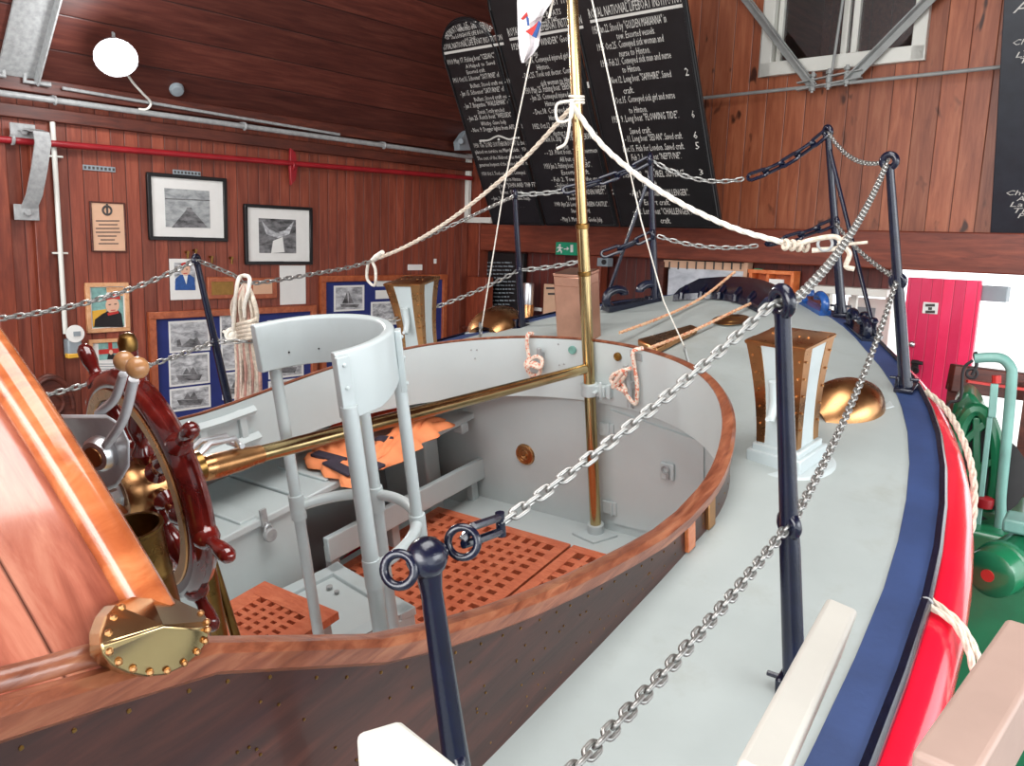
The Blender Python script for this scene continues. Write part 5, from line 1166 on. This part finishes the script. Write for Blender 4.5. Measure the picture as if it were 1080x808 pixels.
pm_ = photo('pale_marbled_card', srgb(170,176,184), srgb(214,218,224), 6, 2); eslab('panel', r, -.03, .05, pm_, t, .003)
r2 = erect(700,276,786,284,.05); eslab('top_strip', r2, -.03, .055, M['paper_tan'], t)
for k in range(9): a = We(706+9.4*k, 280, .06); mb = MB(); mb.box(a, (.012,.006,.07)); build('slat_line', mb, M['ink'], t)
for x in (698,786): r3 = erect(x-2,276,x+2,325,.05); eslab('side_post', r3, -.03, .07, M['dark_wood'] if x < 700 else M['paper_tan'], t)
r = erect(789,286,836,330,.1); t = thing('shelf_unit', ((r[0]+r[1])/2, VE, r[2]), 'orange wooden shelf unit beyond the bow', 'shelf', FR)
oc = wood('bright_orange_wood', srgb(190,90,40), srgb(220,120,62), srgb(236,150,90), (4,4,4), 5, .4)
eslab('back', r, -.03, .0, oc, t); mb = MB()
for px in ((789,285,836,289),(789,297,812,299),(807,289,810,330),(789,286,792,330),(833,286,836,330)): q = erect(*px, .12); mb.box(((q[0]+q[1])/2, VE-.06, (q[2]+q[3])/2), (q[1]-q[0], .14, q[3]-q[2]))
build('board', mb, oc, t, bev=.003)
eslab('green_card', erect(795,283.5,804,286,.1), .08, .1, M['exit'], t)
r = erect(811,294.5,826,301,.16); prop(eslab('white_card', r, .14, .16, M['paper']), 'white card standing before the orange shelf unit', 'card')
# ledge, door opening, door
a, b = We(861,307,.05), We(935,311,.05); mb = MB(); mb.box(((a.x+b.x)/2, VE+.05, oz-.03), (b.x-a.x+.05, .35, .06)); st('trim_8', mb, M['white'], bev=.006)
mb = MB(); q = We(896,322); mb.box((q.x, VE+.1, oz-.3), (.05,.05,.5)); mb.box((We(866,330).x, VE+.1, oz-.5), (.07,.08,1.0)); mb.box((We(932,340).x, VE+.1, (oz-CZ)/2), (.05,.08,oz+CZ)); st('trim_9', mb, M['white'], bev=.004)
q = We(913,345,-.5); r_ = (q.x-.12, q.x+.12, q.z-.2, q.z+.25); t = thing('flag_board', (q.x, VE+.5, q.z-.2), 'small pale panel with red and grey patches outside, under the white ledge', 'panel', FR)
mb = MB(); mb.box((q.x, VE+.5, q.z), (.34,.02,.5)); build('panel', mb, M['paper'], t); mb = MB(); mb.box((q.x+.06, VE+.485, q.z-.12), (.16,.01,.2)); build('patch', mb, M['red_print'], t); mb = MB(); mb.box((q.x-.02, VE+.485, q.z+.1), (.18,.01,.14)); build('patch', mb, M['plastic'], t)
dx0, dx1 = We(957,300,.25).x, We(1034,305,.25).x
mb = MB(); mb.box(((dx0+dx1)/2, VE-.22, (beam_b-.05-CZ)/2), (dx1-dx0, .05, beam_b-.05+CZ)); d1 = st('door_1', mb, M['red_door'])
mb = MB(); mb.prism([We(1033,303,.25), We(1036,303,.25), We(1030,372,.25), We(1010,440,.25), We(1006,440,.25), We(1026,372,.25)], (0,.05,0)); 
r = erect(973,319,989,331,.26); sg_ = eslab('door_sign', r, .248, .256, M['paper'], d1)
mb = MB()
for yy, a, b in ((322,976,986),(325.5,979,983),(329,976,986)): p, q = We(a,yy,.258), We(b,yy,.258); mb.bar(p, q, .02, .003, (0,1,0))
build('sign_writing', mb, M['ink'], sg_)
mb = MB(); a = We(965,386,.27); mb.box(a, (.05,.02,.09)); mb.cyl(a+V3((-.02,-.03,.03)), a+V3((.06,-.03,.03)), .014, 10); mb.torus(a+V3((.01,-.02,-.03)), (0,1,0), .022, .008, 14, 6); build('door_latch', mb, M['dark'], d1, bev=.005)
mb = MB(); mb.ball(We(962,363,.26), .025, 10); build('door_knob', mb, M['chrome'], d1)
a, b = We(1036,309,.1), We(1064,309,.1); mb = MB(); mb.box(((a.x+b.x)/2, VE-.1, a.z), (b.x-a.x, .12, .11)); prop(build('door_closer', mb, M['plastic'], None, FR, bev=.006), 'grey door track box at the top of the bright doorway', 'door track')
# ================================================================== HONOURS BOARDS (hung leaning out from the end wall)
KB = .84; VB = VE*KB; BZ = .16*KB
top3 = rU(726, 0, We(763,244).x*KB); tau = atan2(VB-top3.y, top3.z-BZ); print('tau', math.degrees(tau))
BU = V3((0, -sin(tau), cos(tau))); BN = V3((0, -cos(tau), -sin(tau)))
def onboard(x, y, lift=0):
    o = V3((0, VB, BZ)) + BN*lift; d = ray(x, y, FR); return d*(o.dot(BN)/d.dot(BN))
def bcoord(p): return p.x, (p-V3((0, VB, BZ))).dot(BU)
def bpoint(u, w, lift=0): return V3((u, VB, BZ)) + BU*w + BN*lift
def text_mesh(s, shear=0):
    cu = bpy.data.curves.new('t', 'FONT'); cu.body = s; cu.resolution_u = 1; cu.shear = shear; o = bpy.data.objects.new('t', cu)
    me = bpy.data.meshes.new_from_object(o); vs = [(v.co.x, v.co.y) for v in me.vertices]; fs = [tuple(p.vertices) for p in me.polygons]
    bpy.data.meshes.remove(me); bpy.data.objects.remove(o); bpy.data.curves.remove(cu); return vs, fs
def put(mb, s, u0, w0, width, h, lift=.004, shear=0):
    vs, fs = text_mesh(s, shear)
    if not vs: return
    x0 = min(v[0] for v in vs); x1 = max(v[0] for v in vs); sx = width/(x1-x0); sy = h/.69
    mb.add([bpoint(u0+(x-x0)*sx, w0+y*sy, lift) for x, y in vs], fs)
def line(mb, s, x0, y0, x1, y1, h=.062, lift=.035):
    a, wa = bcoord(onboard(x0, y0, lift)); b, wb = bcoord(onboard(x1, y1, lift)); put(mb, s, a, (wa+wb)/2, b-a, h, lift)
def rule(mb, x0, y0, x1, y1, t=.02, lift=.035):
    a, wa = bcoord(onboard(x0, y0, lift)); b, wb = bcoord(onboard(x1, y1, lift)); w = (wa+wb)/2
    mb.add([bpoint(a, w, lift), bpoint(b, w, lift), bpoint(b, w-t, lift), bpoint(a, w-t, lift)], [(0,1,2,3)])
def honours(u0, u1, h, arch_, label):
    org = bpoint((u0+u1)/2, 0); t = thing('honours_board', org, label, 'board', FR); m_ = (u0+u1)/2; w = (u1-u0)/2
    P = [(u0, 0), (u1, 0)] + [(m_+w*cos(a), h+arch_*sin(a)) for a in [pi*k/20 for k in range(21)]]
    mb = MB(); mb.prism([bpoint(x, y, 0) for x, y in P], BN*.03); build('panel', mb, M['black'], t, bev=.006)
    e = .05; mb = MB(); Q = [(u0+.02, .02), (u1-.02, .02)] + [(m_+(w-.02)*cos(a), h+(arch_-.02)*sin(a)) for a in [pi*k/20 for k in range(21)]]
    mb.tube([bpoint(x, y, .032) for x, y in Q], .010, 6, closed=True); build('edge_moulding', mb, M['black'], t)
    return t
e1, e2, e3, e0 = [We(*q).x*KB for q in ((577,237),(655,240),(763,244),(522,235))]
topw = bcoord(onboard(520, 14, .03))[1]
T1 = honours(e0, e1-.01, topw-.28, .30, 'narrow black honours board with arched top, leftmost of the three leaning boards')
T2 = honours(e1+.01, e2-.01, 1.8, .3, 'black honours board behind the mast and flag, middle of the three leaning boards')
T3 = honours(e2+.01, e3, 1.8, .3, 'widest black honours board, right of the mast, ending beside the pine boarding')
L1 = [('RENDERED BY',484,34,501,30,.05),('The LONGHOPE LIFE BOATS',476,42,513,34,.055),('- OF THE -',488,44,504,41,.04),('ROYAL NATIONAL LIFE BOAT INSTITUTION',468,54,530,41,.075),
 ('1910 May 17. Fishing boat "CEDRIC"',473,69,522,60,.07),('A Helped  to  Saved',492,73,522,67,.055),('Escorted craft.',493,79,512,75,.055),('1911 Oct.11. Schooner "SATURNE" of',479,88,527,80.5,.07),('Belfast. Stood craft out - 11',497,93.5,538,87,.06),
 ('- Jan 15. Schooner "SATURNE" of',486,102,532,95.5,.07),('Belfast. Stood craft out -',501,108,538,102,.06),('- Jan 7. Brigantine "WALDEMAR" of',490,115,538,109,.07),('Danish. Totally wrecked',505,121,532,117,.06),('- Jun 25. Ketch boat "WESSEX"',494,128.5,540,122,.07),
 ('Whitby. Gave help',508,133.5,534,129.5,.06),('- Nov. 9. Dogger lights from AFD  -   1',498,141,551,134,.065),('1930. The "LORD SOUTHBOROUGH" Lifeboat',501,157,555,151.5,.07),('placed on service on March 26th. 1930.',502,163,557,158.5,.06),('The cost of the lifeboat was met by the',504,169.5,559,166,.06),('generous bequest of the Misses Cameron.',506,176,557,173.5,.06),
 ('1930 Oct 1. Took out doctor. Conveyed',509,185.5,554,183.5,.06),('nurse to Hinton.',530,191.5,550,190.5,.06),('- Fishing boat "JOHN AND THRIFT"',517,198.5,566,196.5,.07),('St.Ives. Gave help.',528,205,553,204,.06),('- Jan 2. Towed. Gave help.',519,211.5,560,210.5,.06),('. . . .',543,219,553,218.5,.03)]
L2 = [('RENDERED BY THE',556,11,601,2,.08),('LIFE BOATS',567,20,592,14.5,.07),('- OF THE -',573,25,590,21,.05),('ROYAL NATIONAL LIFEBOAT INSTITUTION',537,40,614,23.5,.105),('1928 Feb 2. Ship "WINDER" Goole',541,54,602,42,.085),('July.',561,60,568,58,.07),('- Jul.16. Conveyed injured girl to',553,69,604,59.5,.075),('Hinton.',567,74.5,580,72,.07),('- Dec.25. Took out doctor. Conveyed',552,84,610,75,.075),('sick woman to Hinton.',571,91,608,85.5,.07),
 ('1930 May 25. Fishing boat "EBENEZER"',554,100,612,92,.085),('1',620,93,622,92.6,.08),('- Jun 25. Conveyed injured man to',560,107,612,100,.075),('Hinton with doctor.',576,113,606,108.5,.07),('- Dec.18. Conveyed sick man',563,122,612,115.5,.075),('Hinton with nurse.',580,127.5,608,124,.07),('1932 Oct.12. Conveyed sick man and',563,137,619,131,.075),('doctor to Hinton.',584,143.5,612,140.5,.07),('Nov.16. Ship "HOUSE OF BERWICK"',575,150.5,631,145.5,.085),('Goole July.',587,157.5,600,156,.07),('- - 23. Pilot boat. The fishermen',575,164,630,160.5,.07),('All but out of it.',591,171,619,169,.07),('1933 Jan 2. Fishing boat "CORNERS".',575,178.5,624,175.5,.075),('Escorted craft.',593,185,622,183,.07),('- Feb 2. Towed to the quay',582,192,635,190,.065),('- Fishing boat "BUCK". Goole July.',586,198.5,640,197,.075),('Long boat "GARDEN WEST".',599,205.5,639,204.5,.075),('2',646,205,649,205,.07),('Towed craft.',599,211.5,620,211,.065),('1940 Apr.26 Long boat "GREEN CASTLE".',586,218,642,217,.07),('Stood aboard.',603,224.5,623,224.3,.065),('- May 3. Motor boat. Goole July.',592,233.5,636,233.8,.07)]
L3 = [('RENDERED BY THE LIFE BOATS',630,-1,700,-13,.08),('- OF THE -',656,5,678,1,.06),('ROYAL NATIONAL LIFEBOAT INSTITUTION',622,21,721,0,.11),('continued',709,10,720,7.5,.05),('1954 Jan.22. Stood by "GOLDEN MARIANNA" in',626,37,703,22.5,.095),('tow. Escorted vessels.',651,42.5,691,34.5,.08),('1955 Oct.25. Conveyed sick woman and',631,55,700,42.5,.085),('nurse to Hinton.',654,61,686,54.5,.08),('1956 Feb.21. Conveyed sick man and nurse',635,72,708,60,.085),('to Hinton.',657,77.5,676,74,.08),('Nov.12. Long boat "SAPPHIRE". Saved',645,89.5,708,80,.085),('2',723,80,727,79.5,.09),('craft.',658,99.5,669,97.5,.08),('Oct.15. Conveyed sick girl and nurse',650,110.5,712,102.5,.085),('to Hinton.',664,120,683,117.5,.08),('1956 9. Long boat "FLOWING TIDE".',647,131.5,716,122.5,.09),('6',730,124.5,733,124,.09),('Saved craft.',665,142,687,139.5,.08),('- 11. Long boat "SEDAN". Saved craft.',660,151,720,145,.085),('6',732,146.5,736,146,.09),('Dec.15. Fish for London. Saved craft.',658,161,722,156.5,.085),('5',734,157.5,738,157,.09),('Feb 2. Long boat "NEPTUNE".',667,170,719,166.5,.085),('5',688,180.5,691,180.3,.08),('1958 Jan 2.  "LAUREL SISTERS".',658,188,723,185.5,.09),('3',738,185,742,184.5,.08),('Told craft.',677,197,694,196.4,.08),('- Aug 9. Long boat "CHALLENGER".',665,207,727,206,.09),('Escort craft.',680,216.5,707,216,.08),('- - 12. Long boat "CHALLENGER".',668,226,730,226,.09),('craft.',697,235.5,708,235.6,.08)]
for t, L, ru in ((T1, L1, (468.5,56.5,530.5,43)), (T2, L2, (537.5,42,614.5,25)), (T3, L3, (622.5,23,721,1.8))):
    mb = MB()
    for s, x0, y0, x1, y1, h in L: line(mb, s, x0, y0, x1, y1, h*.58)
    rule(mb, *ru)
    build('lettering', mb, M['letter'], t, flat=True, kind='stuff')
mb = MB(); s = 'CONTINUATION OF THE SERVICES'
a, wa = bcoord(onboard(472.5,42,.035)); b, wb = bcoord(onboard(517,33,.035)); m_ = (a+b)/2; w = (b-a)/2; hgt = bcoord(onboard(496,26.5,.035))[1]-(wa+wb)/2
for i, ch in enumerate(s):
    if ch == ' ': continue
    ph_ = pi*(1-(i+.5)/len(s))*.86+pi*.07; vs, fs = text_mesh(ch); x0 = min(v[0] for v in vs); x1 = max(v[0] for v in vs); ww = 2*w/len(s)*1.0; sx = ww/max(x1-x0, .45); sy = .05/.69; ra = (ph_-pi/2)*.75
    cx, cy = m_+w*cos(ph_), (wa+wb)/2+hgt*sin(ph_)-.02
    mb.add([bpoint(cx+((x-(x0+x1)/2)*sx)*cos(ra)-(y*sy)*sin(ra), cy+((x-(x0+x1)/2)*sx)*sin(ra)+(y*sy)*cos(ra), .035) for x, y in vs], fs)
build('arched_heading', mb, M['letter'], T1, flat=True)
mb = MB(); P = [onboard(x, y, .036) for x, y in ((506,148.5),(515,148),(521,145),(526,143.5),(531,145),(537,147),(543,146))]; mb.tube(spline(P, 4), .008, 5)
for x, y in ((507,149),(510,148.6),(541,146),(544,145.6),(547,145.4),(526,147)): mb.ball(onboard(x, y, .036), .012, 6)
build('ornament', mb, M['letter'], T1)
# right-hand board
rb0 = We(1046,254).x; RBZ = We(1046,253).z; rt = rU(1060, 0, rb0); VB = VE-.04; tau = atan2(VB-rt.y, rt.z-RBZ); BZ = RBZ
BU = V3((0, -sin(tau), cos(tau))); BN = V3((0, -cos(tau), -sin(tau)))
t = thing('honours_board', bpoint(rb0+.6, 0), 'black board of white italic lettering at the far right, cut by the picture edge', 'board', FR)
mb = MB(); mb.prism([bpoint(x, y) for x, y in ((rb0,0),(rb0+1.3,0),(rb0+1.3,2.3),(rb0,2.3))], BN*.03); build('panel', mb, paint('slate_board_paint', srgb(38,42,50), .4, .12, 10, .03), t, bev=.005)
mb = MB()
def rline(s, x, y, h, w): u, wv = bcoord(onboard(x, y, .035)); put(mb, s, u, wv, w*.72, h*.55, .035, .25)
rline('A SERVICE', 1068, 14, .115, .85)
for s, x, y, w in (('Chorus', 1068, 48, .30), ('A Good', 1079, 54, .34), ('Launch', 1071, 61, .36), ('That', 1075.5, 67, .24), ('Chorus', 1061, 206, .34), ('A Good', 1072, 212, .34), ('Launch', 1065, 218, .36), ('That', 1069, 224.5, .24), ('Pro', 1073, 230, .18)): rline(s, x, y, .062, w)
build('lettering', mb, M['letter'], t, flat=True, kind='stuff')
# ================================================================== WINCH AND MACHINERY BESIDE THE BOAT
def mp_(x, y, A): return bA(x, y, A)
W0 = FW
def wpt(x, y, dist):                         # point at horizontal distance dist (world frame) ahead of the viewer
    d = ray(x, y, FW); return d*(dist/hypot(d.x, d.y))
wg = thing('winch', wpt(1020, 470, 4.2)*1 + V3((0,0,-1.2)), 'green winch with curved guards and drum beside the red belt', 'winch', FW)
D1 = 4.2
def wx(x, y, d=0): return wpt(x, y, D1+d)
yv = wx(1020,470); yv = V3((yv.x, yv.y, 0)).normalized()
mb = MB(); prof = [(1002,445),(1006,424),(1020,412),(1028,418),(1034,426),(1040,440),(1047,458),(1050,480),(1050,510),(1048,545),(1022,548),(1018,500),(1012,470)]
mb.prism([wx(x, y, -.1) for x, y in prof], yv*.30); build('gear_case', mb, M['green'], wg, bev=.02)
mb = MB(); c = wx(1030,482,-.14)
pts = [wx(1030+ (22+0)*cos(a), 490-58*sin(a), -.15) for a in [pi*(-.25+1.3*k/20) for k in range(21)]]
mb.tube(pts, .03, 8); build('guard_rim', mb, M['green'], wg)
mb = MB(); 
for (x0,y0,x1,y1) in ((1012,470,1046,440),(1018,500,1050,485),(1030,440,1030,545)): mb.bar(wx(x0,y0,-.15), wx(x1,y1,-.15), .03, .03, yv)
build('rib', mb, M['green'], wg, bev=.005)
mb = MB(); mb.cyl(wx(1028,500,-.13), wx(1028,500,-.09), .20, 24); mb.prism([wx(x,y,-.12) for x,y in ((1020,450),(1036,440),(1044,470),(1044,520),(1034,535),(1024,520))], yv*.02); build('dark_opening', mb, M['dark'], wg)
mb = MB(); mb.prism([wx(x, y, -.15) for x, y in ((1000,448),(1012,430),(1020,432),(1018,452),(1008,462))], yv*.32); build('hopper', mb, M['green'], wg, bev=.012)
mb = MB(); mb.box(wx(1040,560,-.1)+yv*.1, (.42,.34,.24)); build('base_block', mb, M['green'], wg, bev=.02)
mb = MB(); q = wx(1038,535,-.2); mb.lathe([(.032,0),(.036,.02),(.036,.04),(.02,.048)], q, (0,0,1), 16); build('red_cap', mb, M['red_pipe'], wg, label='red filler cap')
mb = MB(); q = wx(1038,548,-.12); fz = -CZ-q.z; mb.box((q.x, q.y, (q.z-CZ)/2), (.5,.4,q.z+CZ)); build('pedestal', mb, M['green'], wg, bev=.02)
# motor with end cap, nearer
mo = thing('motor', wpt(1055,600,3.3)+V3((0,0,-.2)), 'green drum motor with a red disc on its end, lower right', 'motor', FW)
c = wpt(1042,607,3.2); vd = V3((c.x, c.y, 0)).normalized(); ax = (vd*.88 + V3((vd.y, -vd.x, 0))*.42 + V3((0,0,.12))).normalized()
mb = MB(); mb.lathe([(.001,0),(.065,0),(.084,.012),(.088,.03),(.088,.08),(.095,.085),(.095,.11),(.088,.12),(.088,.45)], c, ax, 32); build('drum', mb, M['green'], mo)
mb = MB(); mb.cyl(c-ax*.006, c+ax*.002, .022, 18); build('red_disc', mb, M['red_print'], mo)
mb = MB(); q = c+ax*.25; mb.box(q+V3((0,0,.11)), (.16,.14,.05)); build('terminal_box', mb, M['green_pale'], mo, bev=.01)
mb = MB(); mb.box((q.x, q.y, (q.z-.05-CZ)/2), (.34,.30,q.z-.05+CZ)); build('mount', mb, M['green'], mo, bev=.02)
# tall tube hoop
hp_ = thing('tube_guard', V3((wpt(1035,560,4.0).x, wpt(1035,560,4.0).y, -CZ)), 'pale green tubular hoop standing over the winch in the bright doorway', 'guard frame', FW)
def hx(x, y): return wpt(x, y, 4.0)
a, b = hx(1034,380), hx(1052,600)
mb = MB(); P = [hx(1028,378), hx(1046,377), hx(1058,379), hx(1066,388), hx(1067,400), hx(1062,460), hx(1056,520), hx(1050,590)]; P = P+[V3((P[-1].x, P[-1].y, -CZ))]
mb.tube(spline(P, 6), .021, 12); build('hoop', mb, M['green_pale'], hp_)
mb = MB(); p = hx(1049,405); q = hx(1046,440); mb.bar(p, q, .03, .03); mb.bar(hx(1044,440), V3((hx(1040,560).x, hx(1040,560).y, -CZ)), .022, .022); build('upright', mb, M['green_pale'], hp_, bev=.004)
mb = MB(); mb.tube(spline([hx(1025,396), hx(1030,385), hx(1028,374), hx(1031,372)], 5), .008, 6); mb.torus(hx(1025,394), yv, .02, .007, 14, 6); mb.tube(spline([hx(1026,380), hx(1016,390), hx(1013,420), hx(1001,425), hx(998,440)], 6), .007, 6); build('hanging_hook', mb, M['dark'], hp_)
rr_ = thing('guard_rail', wpt(1040,405,4.6), 'dark timber guard rail with red edge, behind the green hoop', 'rail', FW)
mb = MB(); mb.bar(wpt(1002,398,4.6), wpt(1098,410,4.75), .08, .13); build('timber', mb, M['dark_wood'], rr_, bev=.006)
mb = MB(); mb.bar(wpt(1020,402,4.5), wpt(1098,413,4.6), .03, .012); mb.cyl(wpt(1051,396,4.5), wpt(1051,404,4.5), .02, 8); build('red_strip', mb, M['red_print'], rr_)
mb = MB(); 
for x in (1008, 1090): p = wpt(x, 405, 4.62); mb.bar(p, V3((p.x, p.y, -CZ)), .06, .06, (0,1,0))
build('post', mb, M['dark_wood'], rr_)
# clutter beyond the doorway
mb = MB(); a_, b_ = wpt(1045,548,9), wpt(1090,556,9); zz = -CZ+.0; mb.tube([a_*(zz/a_.z), b_*(zz/b_.z)], .02, 8); prop(build('red_hose', mb, M['red_print'], None, FW), 'thin red hose lying outside the bright doorway', 'hose')
# ================================================================== VIEWING PLATFORM RAILS, NEAREST THE VIEWER
def near(x, y, dist): d = ray(x, y, FW); return d.normalized()*dist
def plank(name, p, q, w, h, mat, label, up=(0,0,1), bev=.006):
    mb = MB(); mb.bar(p, q, w, h, up); return prop(build(name, mb, mat, None, FW, bev=bev, seg=3), label, 'rail')
plank('platform_rail', near(880,662,1.22), near(788,850,.86), .040, .075, M['white_rail'], 'white painted timber rail end in front of the navy stanchion foot', (.2,.1,1))
plank('platform_rail', near(402,812,.92), near(473,880,.80), .050, .09, M['white'], 'white square rail end at the bottom edge, left of the ringed stanchion', (0,0,1), .008)
plank('platform_rail', near(1085,695,1.20), near(990,850,.95), .055, .09, M['pink_rail'], 'worn pinkish rail in the bottom right corner', (0,0,1))
# ================================================================== CRADLE UNDER THE KEEL
cr = thing('cradle', (MX, 1.6, -2.9), 'dark timber cradle under the keel of the lifeboat', 'cradle')
mb = MB()
for a in (-.6, 1.6, 3.4): mb.box((MX, a, -2.68), (.35, .25, .30))
mb.box((MX, 2.2, -2.86), (.3, 3.6, .12)); build('keel_block', mb, M['dark_wood'], cr, bev=.01)
# ================================================================== LIGHT
def area(name, loc, target, sx, sy, e, c=(1,1,1)):
    l = bpy.data.lights.new(name, 'AREA'); l.shape = 'RECTANGLE'; l.size = sx; l.size_y = sy; l.energy = e; l.color = c
    o = bpy.data.objects.new(name, l); C.objects.link(o); loc = V3(loc); o.location = loc; o.rotation_euler = (V3(target)-loc).to_track_quat('-Z', 'Y').to_euler(); return o
area('daylight_slipway_doors', (-1.0, -5.0, CZ+.9), (-1.6, 3, CZ-.3), 5.5, 3.6, 300, (1,.985,.97))
area('overhead_fill', (.1, 1.0, CZ+2.7), (-1.2, 1.3, CZ-1), 3.6, 4.4, 210, (1,.99,.97))  # added unseen overhead source: glare on the shelter, soft fill for the cockpit
area('daylight_side_doors', (4.2, 2.2, CZ+1.2), (-2, 2.2, CZ-.8), 4.5, 3.0, 150, (.95,.98,1))
pt = bpy.data.lights.new('floodlight_beam', 'SPOT'); pt.energy = 140; pt.spot_size = radians(150); pt.spot_blend = .8; pt.shadow_soft_size = .12; pt.color = (1,.95,.9)
po = bpy.data.objects.new('floodlight_beam', pt); C.objects.link(po); lw = FR @ (lp+n_*.0 + V3((.12,-.04,-.09))); po.location = lw; po.rotation_euler = V3((.7,-.1,-.7)).to_track_quat('-Z', 'Y').to_euler()
p2 = bpy.data.lights.new('floodlight_spill', 'POINT'); p2.energy = 12; p2.shadow_soft_size = .1; p2o = bpy.data.objects.new('floodlight_spill', p2); C.objects.link(p2o); p2o.location = FR @ (lp+V3((.22,-.12,-.10)))
w = bpy.data.worlds.new('daylight'); bpy.context.scene.world = w; w.use_nodes = True; bg = w.node_tree.nodes['Background']; bg.inputs[0].default_value = (.93,.97,1,1); bg.inputs[1].default_value = 1.6
sc = bpy.context.scene
sc.view_settings.view_transform = 'Standard'; sc.view_settings.look = 'None'; sc.view_settings.gamma = 1; sc.view_settings.exposure = .75; sc.view_settings.use_curve_mapping = False
sc.cycles.use_denoising = True; sc.cycles.max_bounces = 8; sc.cycles.sample_clamp_indirect = 8

# ------------------------------------------------------------------ repeats share a group
GR = {'guard_chain': 'guard chains of the lifeboat', 'bow_chain': 'chains across the bow', 'honours_board': 'black honours boards', 'photo_board': 'blue photo boards', 'framed_photograph': 'black-framed photographs', 'name_strip': 'name strips on the side wall',
 'wall_hook': 'small hooks on the side wall', 'wall_plaque': 'wooden plaques', 'paper_label': 'paper labels on the side wall', 'label_strip': 'white label strips by the text board', 'shell_case': 'shell cases on the dark shelf', 'floor_grating': 'teak floor gratings',
 'platform_rail': 'rails of the viewing platform', 'cleat_cord': 'cords on the coaming cleats', 'deck_line': 'tan lines on the foredeck', 'fender_rope': 'ropes over the red belt', 'halyard': 'thin halyards', 'line_shackle': 'shackles of the thin lines'}
for o in list(C.objects):
    if o.parent is None and o.name.split('.')[0] in GR: o['group'] = GR[o.name.split('.')[0]]
